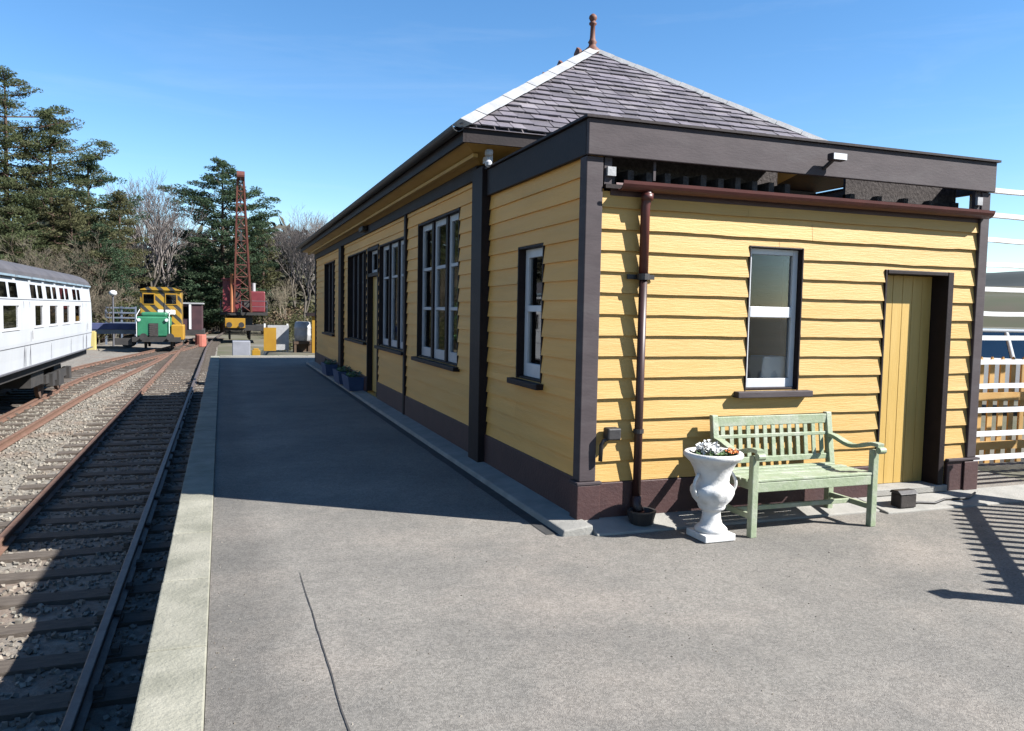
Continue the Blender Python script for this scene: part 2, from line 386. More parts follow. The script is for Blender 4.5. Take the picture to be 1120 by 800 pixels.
# ------------------------------------------------------------------ station building
B = thing('station_building', (4.65, 14.3, 0), 'yellow boarded station building with brown trim and hipped slate roof', 'station')
XW, YE = 2.54, 5.36
def pt(ax, plane, u, d, z): return (u, plane - d, z) if ax == 'x' else (plane - d, u, z)
def lap_wall(m, ax, plane, u0, u1, z0, z1, ops, pitch, prot, wav, seg=.13, seed=0):
    k = 0; z = z0
    while z < z1 - .01:
        zt = min(z + pitch, z1)
        cuts = sorted({z, zt} | {c for a, b, c, d in ops for c in (c, d) if z + .004 < c < zt - .004})
        for a, b in zip(cuts, cuts[1:]):
            iv = [(u0, u1)]; mid = (a + b) / 2
            for oa, ob, oc, od in ops:
                if oc < mid < od:
                    nv = []
                    for p, q in iv:
                        if oa > p: nv.append((p, min(q, oa)))
                        if ob < q: nv.append((max(p, ob), q))
                    iv = [w for w in nv if w[1] - w[0] > .01]
            for p, q in iv:
                # butt joints
                js = [p]; r = random.Random(k * 31 + seed)
                x = p + r.uniform(1.2, 3.4)
                while x < q - .8: js.append(x); x += r.uniform(2.2, 3.8)
                js.append(q)
                for s0, s1 in zip(js, js[1:]):
                    s1_ = s1 - (.003 if s1 < q else 0)
                    n = max(1, int((s1_ - s0) / seg)); base = len(m.v); wbot = (a == z)
                    for i in range(n + 1):
                        u = s0 + (s1_ - s0) * i / n
                        wz = wav * (wob(u * 1.7, k * 3.1, seed) + .6 * wob(u * 5.1, k * 2.3, seed + 3)) if wbot else 0
                        wd = (wav * .7 * wob(u * 2.3, k * 1.9, seed + 8)) if wbot else 0
                        dep = lambda zz: .004 + prot * (1 - (zz - z) / pitch)
                        m.v += [pt(ax, plane, u, 0, a + wz), pt(ax, plane, u, dep(a) + wd, a + wz), pt(ax, plane, u, dep(b), b)]
                    for i in range(n):
                        c = base + i * 3
                        if wbot: m.f.append((c, c + 3, c + 4, c + 1))
                        m.f.append((c + 1, c + 4, c + 5, c + 2))
        z = zt; k += 1
def core_wall(m, ax, plane, u0, u1, z0, z1, ops, th=.11):
    us = sorted({u0, u1} | {v for o in ops for v in o[:2]}); zs = sorted({z0, z1} | {v for o in ops for v in o[2:]})
    for a, b in zip(us, us[1:]):
        for c, d in zip(zs, zs[1:]):
            if any(o[0] < (a + b) / 2 < o[1] and o[2] < (c + d) / 2 < o[3] for o in ops): continue
            if ax == 'x': m.box(a, b, plane, plane + th, c, d)
            else: m.box(plane, plane + th, a, b, c, d)
PLT = .33
end_ops = [(3.94, 4.47, 1.00, 2.16), (5.33, 6.10, .10, 2.02)]
w = MB(); lap_wall(w, 'x', YE, 2.62, 6.42, PLT, 2.50, end_ops, .158, .021, .0065, seed=2); core_wall(w, 'x', YE, 2.66, 6.36, .02, 2.50, end_ops)
w.build('end_wall', YEL, B, fix=False)
add_ops = [(6.19, 6.80, 1.00, 2.18)]
main_ops = [(8.72, 10.74, .96, 2.76), (11.52, 13.58, .98, 2.68), (13.62, 14.72, .06, 2.72), (14.84, 17.12, .98, 2.70), (19.25, 21.2, .98, 2.74)]
w = MB(); lap_wall(w, 'y', XW, 5.44, 7.64, PLT, 2.76, add_ops, .152, .018, .003, .4, 5); core_wall(w, 'y', XW, 5.36, 7.97, .02, 2.76, add_ops)
lap_wall(w, 'y', XW, 7.99, 23.3, PLT, 3.08, main_ops, .152, .018, .003, .4, 9); core_wall(w, 'y', XW, 7.97, 23.3, .02, 3.08, main_ops)
w.build('side_wall', YEL2, B, fix=False)
w = MB()
w.box(6.36, 6.46, 5.36, 7.96, .02, 2.50); w.box(6.66, 6.76, 7.98, 23.2, .02, 3.08); w.box(2.66, 6.76, 23.2, 23.3, .02, 3.08)
w.build('rear_wall', YEL2, B)
w = MB(); lap_wall(w, 'x', 7.97, 2.66, 6.76, 2.2, 3.10, [], .15, .01, .001, .5, 4); w.box(2.66, 6.66, 7.97, 8.06, .02, 3.10)
w.build('gable_wall', YEL2, B, fix=False)
FLOORM = M('dusty_boards', (.12, .10, .08), (.16, .13, .10), scale=3, rough=.8)
w = MB(); w.box(2.66, 6.40, 5.48, 7.96, .02, .10); w.box(2.66, 6.66, 8.07, 23.19, .02, .11)
w.build('interior_floor', FLOORM, B)
CEIL = M('pale_ceiling', (.5, .49, .46), (.55, .54, .5), scale=2)
w = MB(); w.box(2.66, 6.40, 5.48, 7.96, 2.42, 2.46); w.box(2.66, 6.66, 8.07, 23.19, 3.0, 3.05)
w.build('interior_ceiling', CEIL, B)
# plinth boards
w = MB(); w.box(2.62, 5.29, 5.322, 5.358, .055, PLT - .004); w.box(6.14, 6.46, 5.322, 5.358, .055, PLT - .004)
w.box(2.505, 2.538, 5.44, 7.64, .055, PLT + .02); w.box(2.505, 2.538, 7.99, 13.60, .055, PLT + .02); w.box(2.505, 2.538, 14.74, 23.3, .055, PLT + .02)
w.box(2.47, 2.66, 5.30, 5.435, .05, PLT - .012)
w.box(6.33, 6.50, 5.305, 5.32, .05, PLT - .012)
w.build('plinth', PLINTH, B, bevel=.006)
w = MB(); w.box(2.465, 2.67, 5.295, 5.44, PLT - .010, PLT + .012); w.box(6.13, 6.51, 5.30, 5.357, PLT - .002, PLT + .02)
w.build('plinth_cap', TRIM, B, bevel=.004)
# corner boards
w = MB(); w.box(2.49, 2.625, 5.318, 5.434, PLT + .014, 2.738); w.build('corner_board', TRIM, B, bevel=.006)
w = MB(); w.box(6.37, 6.475, 5.318, 5.358, PLT + .022, 2.738); w.box(6.463, 6.475, 5.36, 5.45, .1, 2.738); w.build('corner_board', TRIM, B, bevel=.006)
# pilasters on the side
for (a, b, d, mt, zt) in ((7.645, 7.985, .10, DARK, 3.04), (11.40, 11.50, .05, DARK, 2.96), (17.72, 18.10, .09, DARK, 2.96), (23.16, 23.31, .04, DARK, 2.96)):
    w = MB(); w.box(XW - d, XW - .001, a, b, .055, zt); w.build('pilaster', mt, B, bevel=.006)
w = MB(); w.box(XW - .055, XW - .002, 7.99, 23.3, 2.962, 3.10); w.box(2.66, 6.75, 7.90, 7.955, 2.975, 3.105); w.build('frieze_board', DARK, B)

# windows -------------------------------------------------------------
def window(ax, plane, u0, u1, z0, z1, lights, bars, rec, sash_mat, case_mat, glass=GLASS, sw=.05, mull=.08, name='window', bar_w=.03, sill=True, wide_sill=.06, t=.028, o_=.03):
    def bx(m, a, b, d0, d1, c, d):       # d = outward distance
        if ax == 'x': m.box(a, b, plane - d1, plane - d0, c, d)
        else: m.box(plane - d1, plane - d0, a, b, c, d)
    cs = MB()
    bx(cs, u0 + .001, u0 + t, -rec - .06, o_, z0 + .001, z1 - .001); bx(cs, u1 - t, u1 - .001, -rec - .06, o_, z0 + .001, z1 - .001)
    bx(cs, u0 + t, u1 - t, -rec - .06, o_ - .004, z1 - t, z1 - .002)
    bx(cs, u0 + t, u1 - t, -rec - .06, .0, z0 + .002, z0 + .02)
    iu0, iu1 = u0 + t, u1 - t; W = (iu1 - iu0 - mull * (lights - 1)) / lights
    for i in range(1, lights):
        a = iu0 + i * W + (i - 1) * mull; bx(cs, a + .001, a + mull - .001, -rec - .06, -.02, z0 + .02, z1 - t)
    root = cs.build(name, case_mat, B, bevel=.003)
    for i in range(lights):
        a = iu0 + i * (W + mull) + .002; b = a + W - .004
        s = MB(); zb, zt = z0 + .021, z1 - t - .002
        bx(s, a, a + sw, -rec - .045, -rec, zb, zt); bx(s, b - sw, b, -rec - .045, -rec, zb, zt)
        bx(s, a + sw, b - sw, -rec - .044, -rec - .001, zb, zb + sw * 1.6); bx(s, a + sw, b - sw, -rec - .044, -rec - .001, zt - sw, zt)
        for h, bw in bars: bx(s, a + sw, b - sw, -rec - .043, -rec + .004, h - bw / 2, h + bw / 2)
        so = s.build('sash', sash_mat, root, bevel=.003)
        g_ = MB(); bx(g_, a + sw - .004, b - sw + .004, -rec - .026, -rec - .022, zb + .03, zt - .02)
        g_.build('pane', glass, root)
    if sill:
        s = MB(); bx(s, u0 - wide_sill, u1 + wide_sill, -.02, .085, z0 - .052, z0 - .002); s.build('sill', case_mat if ax == 'y' else TRIM, root, bevel=.006)
    return root
we = window('x', YE, 3.94, 4.47, 1.00, 2.16, 1, [(1.635, .085)], .03, SASH, DARK, GLASSC, sw=.045, wide_sill=.10, t=.014, o_=.024); we['label'] = 'white sash window with a white cistern behind the lower pane'
window('y', XW, 6.19, 6.80, 1.00, 2.18, 1, [(1.63, .055)], .05, SASH, DARK, sw=.075, t=.022, o_=.02)
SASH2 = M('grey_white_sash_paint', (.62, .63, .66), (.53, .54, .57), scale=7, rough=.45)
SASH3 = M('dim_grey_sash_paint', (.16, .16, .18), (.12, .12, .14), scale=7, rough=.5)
window('y', XW, 8.72, 10.74, .96, 2.76, 3, [(2.14, .04), (1.62, .04)], .045, SASH2, DARK, GLASS, sw=.075, mull=.09, o_=.02)
window('y', XW, 11.52, 13.58, .98, 2.68, 3, [(2.12, .035)], .05, SASH2, DARK, GLASS, sw=.065, mull=.09, o_=.02)
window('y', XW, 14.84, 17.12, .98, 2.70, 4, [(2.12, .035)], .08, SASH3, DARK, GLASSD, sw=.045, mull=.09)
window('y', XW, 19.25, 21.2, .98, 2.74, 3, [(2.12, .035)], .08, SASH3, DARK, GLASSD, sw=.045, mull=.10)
# front (track side) door with fanlight
m = MB()
for a, b in ((13.621, 13.70), (14.64, 14.719)): m.box(XW - .03, XW + .14, a, b, .09, 2.70)
m.box(XW - .026, XW + .14, 13.701, 14.639, 2.64, 2.699); m.box(XW - .02, XW + .13, 13.701, 14.639, 2.18, 2.24)
d1 = m.build('door_frame', DARK, B)
m = MB(); m.box(XW + .07, XW + .11, 13.70, 14.64, .10, 2.178); dleaf = m.build('door', YDOOR, d1)
m = MB(); m.box(XW + .05, XW + .09, 13.702, 14.638, 2.245, 2.30); m.box(XW + .05, XW + .09, 13.702, 14.638, 2.585, 2.638); m.box(XW + .05, XW + .09, 13.702, 13.75, 2.301, 2.584); m.box(XW + .05, XW + .09, 14.59, 14.638, 2.301, 2.584)
m.build('fanlight', SASH2, d1)
m = MB(); m.box(XW + .066, XW + .071, 13.752, 14.588, 2.303, 2.582); m.build('pane', GLASS, d1)
# end wall door, recessed
m = MB(); y0, y1 = 5.322, 5.62
m.box(5.332, 5.352, y0 + .01, y1, .10, 2.018); m.box(6.035, 6.098, y0, y1, .10, 2.018); m.box(5.353, 6.034, y0 + .004, y1, 1.985, 2.017)
d2 = m.build('door_frame', DARK, B, bevel=.004)
m = MB(); n = 6
for i in range(n):
    a = 5.354 + i * .68 / n; m.box(a + .002, a + .68 / n - .002, 5.495, 5.532, .12, 1.984)
m.box(5.356, 6.032, 5.50, 5.525, .122, 1.98)
dd = m.build('door', YDOOR, d2, bevel=.003); dd['label'] = 'yellow plank door set back in its opening'
m = MB(); m.box(5.30, 6.13, 5.30, 5.62, .06, .118); m.build('threshold', CONC, d2, bevel=.006)
# parapet fascia over the extension
m = MB(); m.box(2.485, 6.49, 5.285, 5.325, 2.742, 3.0); fo = m.build('fascia', TRIM, B, bevel=.006)
m = MB(); m.box(2.485, 2.525, 5.327, 7.64, 2.744, 2.998); m.build('fascia', DARK, B, bevel=.006)
m = MB(); m.box(6.45, 6.49, 5.327, 7.64, 2.744, 2.998); m.build('fascia', TRIM, B, bevel=.006)
m = MB(); m.box(2.46, 6.51, 5.262, 5.345, 3.001, 3.02); m.box(2.46, 2.545, 5.347, 7.64, 3.001, 3.02); m.box(6.43, 6.51, 5.347, 7.64, 3.001, 3.02); m.build('fascia_capping', DARK, B)
m = MB(); m.box(2.64, 6.40, 5.30, 7.95, 2.515, 2.545); m.build('lean_to_roof', DARK, B)
m = MB(); x = 2.72
while x < 4.35:
    m.box(x, x + .05, 5.42, 7.9, 2.55, 2.68 + .03 * wob(x * 9)); x += .16
m.box(2.70, 4.38, 5.60, 5.63, 2.552, 2.86); m.box(5.10, 6.38, 5.60, 5.63, 2.552, 2.86)
x = 5.1
while x < 6.3: m.box(x, x + .05, 5.54, 7.8, 2.55, 2.67); x += .3
m.build('rafter', M('black_netting', (.045, .040, .040), (.085, .076, .074), scale=30, rough=.95, spec=.05, bump=.5, bscale=40), B)
m = MB(); m.box(2.53, 4.42, 5.35, 7.64, 2.955, 2.985); m.build('shade_cover', DARK, B)  # unseen cover added to keep the sun out of the gap
m = MB(); m.box(2.64, 2.70, 5.33, 5.36, 2.52, 2.741); m.box(6.30, 6.40, 5.33, 5.36, 2.52, 2.741); m.box(3.05, 3.07, 5.335, 5.35, 2.6, 2.741); m.build('fascia_post', TRIM, B)
m = MB(); m.box(2.652, 2.72, 5.30, 5.325, 2.605, 2.67); m.build('fascia_bracket', LEAD, B)
m = MB(); m.box(6.30, 6.36, 5.30, 5.325, 2.62, 2.69); m.build('fascia_bracket', LEAD, B)
# extension gutter and downpipe
def gutter(m, pts, r, n=9):
    ring = [(math.cos(a) * r, math.sin(a) * r) for a in [math.pi + math.pi * k / n for k in range(n + 1)]]
    ring += [(x * .86, z * .86) for x, z in reversed(ring)]
    a, b = Vector(pts[0]), Vector(pts[1]); d = (b - a).normalized(); s_ = d.cross(Vector((0, 0, 1)))
    P = [c + s_ * x + Vector((0, 0, z)) for c in (a, b) for x, z in ring]; k = len(ring)
    m.add(P, [(i, (i + 1) % k, k + (i + 1) % k, k + i) for i in range(k)] + [tuple(range(k)), tuple(range(2 * k - 1, k - 1, -1))])
m = MB(); gutter(m, [(2.74, 5.275, 2.565), (6.41, 5.275, 2.565)], .066)
go = m.build('gutter', MAROON, B, smooth=False)
m = MB(); m.box(2.70, 6.40, 5.34, 5.358, 2.47, 2.53); m.build('gutter_board', PLINTH, B)
m = MB(); m.tube([(2.97, 5.275, 2.52), (2.97, 5.275, 2.46), (2.965, 5.29, 2.40), (2.965, 5.29, 1.88)], .036, 12)
m.tube([(2.97, 5.275, 2.49), (2.97, 5.275, 2.44)], .046, 12)
dp = m.build('downpipe', MAROON, B, smooth=True)
m = MB(); m.tube([(2.965, 5.29, 1.878), (2.962, 5.29, .14)], .032, 12); m.tube([(2.962, 5.29, .22), (2.962, 5.29, .15), (2.962, 5.24, .10)], .04, 12); m.build('lower_pipe', M('dark_pipe_paint', (.045, .018, .016), (.07, .028, .024), scale=6, rough=.45), dp, smooth=True)
m = MB()
m.box(2.85, 3.08, 5.325, 5.335, 1.86, 1.895); m.tube([(2.965, 5.29, 1.855), (2.965, 5.29, 1.90)], .048, 12)
m.tube([(2.962, 5.29, .70), (2.962, 5.29, .73)], .042, 12); m.build('pipe_clip', BLACKP, dp)
m = MB(); m.tube([(2.0, 0, 0), (2.0, 0, .01)], .01, 6)
# junction box and cable on the corner
m = MB(); m.box(2.68, 2.79, 5.235, 5.325, .66, .75); jb = m.build('junction_box', BLACKP, B, bevel=.012)
m = MB(); m.tube([(2.70, 5.27, .67), (2.66, 5.27, .655), (2.648, 5.28, .62), (2.645, 5.285, .50)], .016, 8); m.build('cable', BLACKP, jb, smooth=True)
# main eaves
m = MB()
X0, X1, Y0_, Y1_ = 2.15, 7.15, 7.35, 23.9
m.add([(X0 + .03, Y0_ + .03, 3.215), (XW - .02, 7.95, 3.105), (XW - .02, 23.3, 3.105), (X0 + .03, Y1_, 3.215)], [(0, 1, 2, 3)])
m.add([(X0 + .03, Y0_ + .03, 3.215), (6.1, Y0_ + .03, 3.215), (6.1, 7.95, 3.108), (XW - .02, 7.95, 3.105)], [(0, 1, 2, 3)])
m.add([(X1 - .03, Y0_ + .03, 3.215), (X1 - .03, Y1_, 3.215), (6.76, 23.3, 3.105), (6.76, 7.95, 3.108)], [(0, 1, 2, 3)])
m.add([(X0 + .03, Y1_, 3.215), (X1 - .03, Y1_, 3.215), (6.76, 23.3, 3.105), (XW - .02, 23.3, 3.105)], [(0, 1, 2, 3)])
SO = m.build('soffit', SOFFIT, B)
m = MB(); m.add([(6.1, Y0_ + .03, 3.215), (X1 - .03, Y0_ + .03, 3.215), (6.76, 7.95, 3.108), (6.1, 7.95, 3.108)], [(0, 1, 2, 3)]); m.build('soffit', DARK, B)
m = MB()
m.beam((2.36, 7.62, 3.13), (2.36, 23.6, 3.13), .05, .035); m.build('soffit_moulding', SOFFIT, SO)
m = MB(); m.box(X0, X0 + .028, Y0_, Y1_, 3.19, 3.335); m.box(X0 + .03, X1 - .03, Y0_, Y0_ + .028, 3.192, 3.333); m.box(X1 - .028, X1, Y0_, Y1_, 3.19, 3.335); m.box(X0 + .03, X1 - .03, Y1_ - .028, Y1_, 3.192, 3.333)
m.build('eaves_board', DARK, B)
m = MB(); gutter(m, [(X0 - .055, Y0_ - .02, 3.335), (X0 - .055, Y1_, 3.335)], .06); m.build('gutter', BLACKP, B)
m = MB(); m.box(XW - .16, XW - .06, 14.5, 14.9, 3.0, 3.09); m.build('eaves_lamp', BLACKP, B, bevel=.02)
# roof: slates laid one by one over a deck
AP = Vector((4.65, 9.85, 5.07)); RE = Vector((4.65, 21.4, 5.07))
C1, C2, C3, C4 = Vector((X0 - .03, Y0_ - .03, 3.34)), Vector((X1 + .03, Y0_ - .03, 3.34)), Vector((X1 + .03, Y1_ + .03, 3.34)), Vector((X0 - .03, Y1_ + .03, 3.34))
m = MB(); dz = Vector((0, 0, -.02))
m.add([p + dz for p in (C1, C2, C3, C4, AP, RE)], [(0, 1, 4), (1, 2, 5, 4), (2, 3, 5), (3, 0, 4, 5), (0, 3, 2, 1)])
def slates(m, a, b, ta, tb, rows, seed):
    r = random.Random(seed); nrm = (b - a).cross(ta - a).normalized()
    if nrm.z < 0: nrm = -nrm
    ud = (b - a).normalized()
    for k in range(rows):
        t0 = k / rows; t1 = min(1, (k + 1.25) / rows)
        pL, pR = a.lerp(ta, t0), b.lerp(tb, t0); qL, qR = a.lerp(ta, t1), b.lerp(tb, t1)
        W = (pR - pL).length; x = -r.uniform(0, .2)
        s0 = (qL - pL).dot(ud); s1 = (qR - pL).dot(ud); upv = (qL - pL) - ud * s0
        while x < W:
            w = r.uniform(.14, .24); xa, xb = max(x, 0), min(x + w - .007, W)
            if xb > xa + .02:
                ja = r.uniform(-.02, .012); lift = .022 + r.uniform(-.004, .008)
                ya, yb = max(xa, s0), min(xb, s1) if s1 > s0 else xb
                if yb <= ya: ya, yb = min(max(xa, s0), s1), min(max(xa, s0), s1) + .001
                base = pL + upv * (ja if k else 0) * 2
                P = [base + ud * xa + nrm * lift, base + ud * xb + nrm * (lift + r.uniform(-.004, .004)), pL + ud * yb + upv + nrm * .002, pL + ud * ya + upv + nrm * .002,
                     base + ud * xa + nrm * (lift - .013), base + ud * xb + nrm * (lift - .013)]
                m.add(P, [(0, 1, 2, 3), (4, 5, 1, 0)])
            x += w
slates(m, C1, C2, AP, AP, 20, 1); slates(m, C1, C4, AP, RE, 17, 2); slates(m, C2, C3, AP, RE, 17, 3); slates(m, C4, C3, RE, RE, 17, 4)
RO = m.build('roof', SLATE, B, fix=False)
def hipcap(m, a, b, w=.10, l=.03):
    d = (b - a).normalized(); s_ = d.cross(Vector((0, 0, 1))).normalized(); u = s_.cross(d)
    n = 12
    for i in range(n):
        p, q = a.lerp(b, i / n), a.lerp(b, (i + 1) / n - .002); h = .004 * (i % 2)
        P = []
        for c in (p, q): P += [c - s_ * w - u * (.028 - h), c + u * (l + h), c + s_ * w - u * (.028 - h), c - u * .06]
        m.add(P, [(0, 4, 5, 1), (1, 5, 6, 2), (0, 1, 2, 3), (7, 6, 5, 4), (2, 6, 7, 3), (3, 7, 4, 0)])
UPV = Vector((0, 0, .03))
for a_, b_, w_ in ((C1, AP, .115), (C2, AP, .05), (C3, RE, .1), (C4, RE, .1)):
    m = MB(); hipcap(m, a_ + UPV, b_ + UPV, w_); m.build('hip_flashing', LEAD, RO)
m = MB(); hipcap(m, AP + Vector((0, 0, .03)), RE + Vector((0, 0, .03)), .13)
y = 10.2
while y < 21.3:
    m.prism([(4.63, y, 5.08), (4.63, y + .22, 5.08), (4.63, y + .20, 5.2), (4.63, y + .11, 5.26), (4.63, y + .02, 5.2)], (.04, 0, 0)); y += .62
m.build('ridge_cresting', TERRA, RO)
m = MB(); m.lathe([(-.06, .12), (.02, .10), (.06, .055), (.09, .045), (.12, .06), (.14, .045), (.17, .036), (.33, .030), (.35, .05), (.37, .05), (.385, .03), (.40, .04), (.43, .055), (.46, .048), (.485, .02), (.49, .002)], AP, 16)
m.build('finial', TERRA, RO, smooth=True)

# floodlights and sensor (lift-off fittings)
FL = thing('floodlight', (2.44, 7.50, 3.06), 'white floodlight on the dark pilaster under the eaves corner', 'floodlight')
m = MB(); m.box(2.41, 2.48, 7.42, 7.50, 3.10, 3.165); m.build('lamp_head', LEAD, FL, bevel=.02)
m = MB(); m.tube([(2.47, 7.56, 3.12), (2.45, 7.48, 3.10), (2.44, 7.46, 3.04)], .02, 8); m.lathe([(0, .012), (.02, .034), (.05, .036), (.07, .02)], (2.44, 7.45, 2.99), 10); m.box(2.45, 2.5, 7.5, 7.66, 3.06, 3.12); m.build('bracket', SASH2, FL)
F2 = thing('floodlight', (4.62, 5.25, 2.84), 'small dark floodlight clipped to the long front fascia', 'floodlight')
m = MB(); m.box(4.56, 4.70, 5.16, 5.23, 2.85, 2.91); m.build('lamp_head', TRIM, F2, bevel=.012)
m = MB(); m.beam((4.58, 5.284, 2.80), (4.60, 5.20, 2.86), .03, .02); m.build('bracket', BLACKP, F2)
m = MB(); m.box(4.565, 4.695, 5.153, 5.159, 2.856, 2.904); m.build('lens', SASH, F2)

# basin behind the end window
m = MB(); m.add([(4.17, 5.46, 1.02), (4.44, 5.46, 1.02), (4.44, 5.66, 1.02), (4.17, 5.66, 1.02), (4.21, 5.46, 1.27), (4.44, 5.46, 1.27), (4.44, 5.66, 1.27), (4.21, 5.66, 1.27)], [(0, 3, 2, 1), (4, 5, 6, 7), (0, 1, 5, 4), (1, 2, 6, 5), (2, 3, 7, 6), (3, 0, 4, 7)])
m.box(3.97, 4.45, 5.475, 5.74, .98, 1.018)
tag(m.build('white_cistern', SASH, bevel=.015), 'white cistern on a ledge inside the lower pane of the end window', 'cistern')

# ------------------------------------------------------------------ bench
def make_bench():
    x0, x1 = 3.60, 4.70; yf, yb = 4.73, 5.19
    t = thing('garden_bench', ((x0 + x1) / 2, 4.96, 0), 'pale green slatted wooden garden bench against the yellow wall', 'bench')
    lg = .052
    for x in (x0, x1):
        m = MB(); m.box(x - lg / 2, x + lg / 2, yf - lg / 2, yf + lg / 2, 0, .595); m.build('leg', BGREEN, t, bevel=.005)
        m = MB(); m.prism([(x - lg / 2, yb - .025, 0), (x - lg / 2, yb + .03, 0), (x - lg / 2, yb + .03, .42), (x - lg / 2, yb + .085, .825), (x - lg / 2, yb + .04, .825), (x - lg / 2, yb - .025, .42)], (lg, 0, 0))
        m.build('leg', BGREEN, t, bevel=.005)
        m = MB(); pts = []
        for k in range(13):
            s = k / 12; y = yb + .01 - s * (yb - yf + .075); z = .615 + .025 * math.cos(s * math.pi * 2.2) - .0 * s
            pts.append((x, y, z))
        for k in range(12):
            m.beam(pts[k], pts[k + 1], .062, .03)
        m.tube([(x - .031, yf - .07, .600), (x + .031, yf - .07, .600)], .026, 12)
        m.build('armrest', BGREEN, t, bevel=.003)
        m = MB(); m.box(x - .015, x + .015, yf + lg / 2, yb - .025, .13, .17); m.build('stretcher', BGREEN, t, bevel=.003)
        m = MB(); m.box(x - .018, x + .018, yf + lg / 2, yb - .025, .345, .40); m.build('seat_rail', BGREEN, t, bevel=.003)
    m = MB(); m.box(x0 + .015, x1 - .015, (yf + yb) / 2 - .015, (yf + yb) / 2 + .015, .133, .167); m.build('stretcher', BGREEN, t, bevel=.003)
    m = MB(); m.box(x0 + lg / 2, x1 - lg / 2, yf - .018, yf + .018, .33, .40); m.box(x0 + lg / 2, x1 - lg / 2, yb - .02, yb + .015, .34, .40); m.build('seat_rail', BGREEN, t, bevel=.004)
    m = MB()
    for k in range(6):
        y = yf - .02 + k * .078; n = 10; L0, L1 = x0 - .02, x1 + .02
        if k == 5: L0, L1 = x0 + .03, x1 - .03
        z = .403 - .012 * math.sin(math.pi * k / 5)
        m.box(L0, L1, y, y + .064, z, z + .02)
    m.build('seat', BGREEN, t, bevel=.004)
    # back: leans with the rear legs
    def lean(z): return yb + .01 + max(0, (z - .42)) * .125
    m = MB()
    for z0, z1, th in ((.735, .81, .03), (.445, .49, .028), (.64, .668, .022)):
        y = lean((z0 + z1) / 2); m.box(x0 + lg / 2, x1 - lg / 2, y - th / 2, y + th / 2, z0, z1)
    m.build('back_rail', BGREEN, t, bevel=.004)
    m = MB(); n = 13
    for k in range(n):
        x = x0 + .075 + k * (x1 - x0 - .15) / (n - 1)
        m.beam((x, lean(.488), .488), (x, lean(.737), .737), .036, .014, up=(0, 1, 0))
    m.build('back_slats', BGREEN, t, bevel=.002)
    return t
make_bench()

# ------------------------------------------------------------------ urn and flowers
UC = Vector((3.30, 4.80, .004))
U = thing('garden_urn', UC, 'white classical garden urn beside the green bench', 'urn')
m = MB(); m.box(UC.x - .125, UC.x + .125, UC.y - .125, UC.y + .125, UC.z, UC.z + .05); m.build('base', URNW, U, bevel=.006)
m = MB()
nlob = 40
prof = [(.05, .115), (.075, .118), (.095, .10), (.11, .082), (.15, .070), (.19, .066), (.215, .072), (.225, .092), (.24, .098), (.255, .10), (.30, .138), (.345, .156), (.375, .156), (.395, .146), (.41, .128), (.43, .118), (.47, .122), (.53, .142), (.575, .166), (.60, .192), (.615, .208), (.63, .215), (.645, .214), (.655, .205), (.65, .175), (.60, .15), (.585, .0)]
prof = [(z * .955, r * .98) for z, r in prof]
m.lathe(prof, UC, 40)
for i, v in enumerate(m.v):
    z = v[2] - UC.z; row = i // 40
    if .225 < z < .38 and row < 18:
        a = math.atan2(v[1] - UC.y, v[0] - UC.x); k = 1 + .02 * math.cos(a * 10)
        m.v[i] = (UC.x + (v[0] - UC.x) * k, UC.y + (v[1] - UC.y) * k, v[2])
m.build('bowl', URNW, U, smooth=True)
for sgn, ang in ((1, .2), (-1, .2)):
    m = MB(); pts = []
    for k in range(12):
        t = k / 11; a = -.9 + 2.5 * t + 0; r = .14 + .038 * math.sin(t * math.pi); z = .31 + .165 * t
        pts.append((UC.x + sgn * r * math.cos(ang), UC.y - r * math.sin(ang), UC.z + z))
    m.tube(pts, .012, 8); m.build('handle', URNW, U, smooth=True)
def petals(c, spread, n, size, mat, name, label, cat, h=.05):
    m = MB()
    for k in range(n):
        a = rnd.uniform(0, 6.28); r = spread * math.sqrt(rnd.random())
        p = Vector((c[0] + r * math.cos(a), c[1] + r * math.sin(a), c[2] + rnd.uniform(0, h) * (1 - (r / spread) ** 2 * .5)))
        d = Vector((rnd.gauss(0, .6), rnd.gauss(0, .6), 1)).normalized(); u = d.orthogonal().normalized(); v = d.cross(u); s = size * rnd.uniform(.6, 1.2)
        m.add([p - u * s, p - v * s * .6 + d * s * .3, p + u * s, p + v * s * .6 + d * s * .3], [(0, 1, 2, 3)])
    return tag(m.build(name, mat, fix=False), label, cat)
LEAFG = M('dark_plant_leaf', (.035, .075, .02), (.06, .11, .03), scale=20, rough=.6, island=.3)
petals((3.30, 4.80, .575), .175, 260, .028, LEAFG, 'bedding_plant', 'low dark green leaves filling the white urn', 'plant', .07)
petals((3.27, 4.82, .622), .085, 120, .026, M('white_petal', (.80, .79, .78), (.72, .72, .70), scale=30, rough=.6), 'white_flowers', 'clump of white flowers in the middle of the urn', 'flowers', .085)
petals((3.42, 4.76, .620), .055, 46, .018, M('orange_petal', (.62, .13, .03), (.55, .20, .04), scale=30, rough=.6), 'orange_flowers', 'small orange flowers at the right side of the urn', 'flowers', .035)

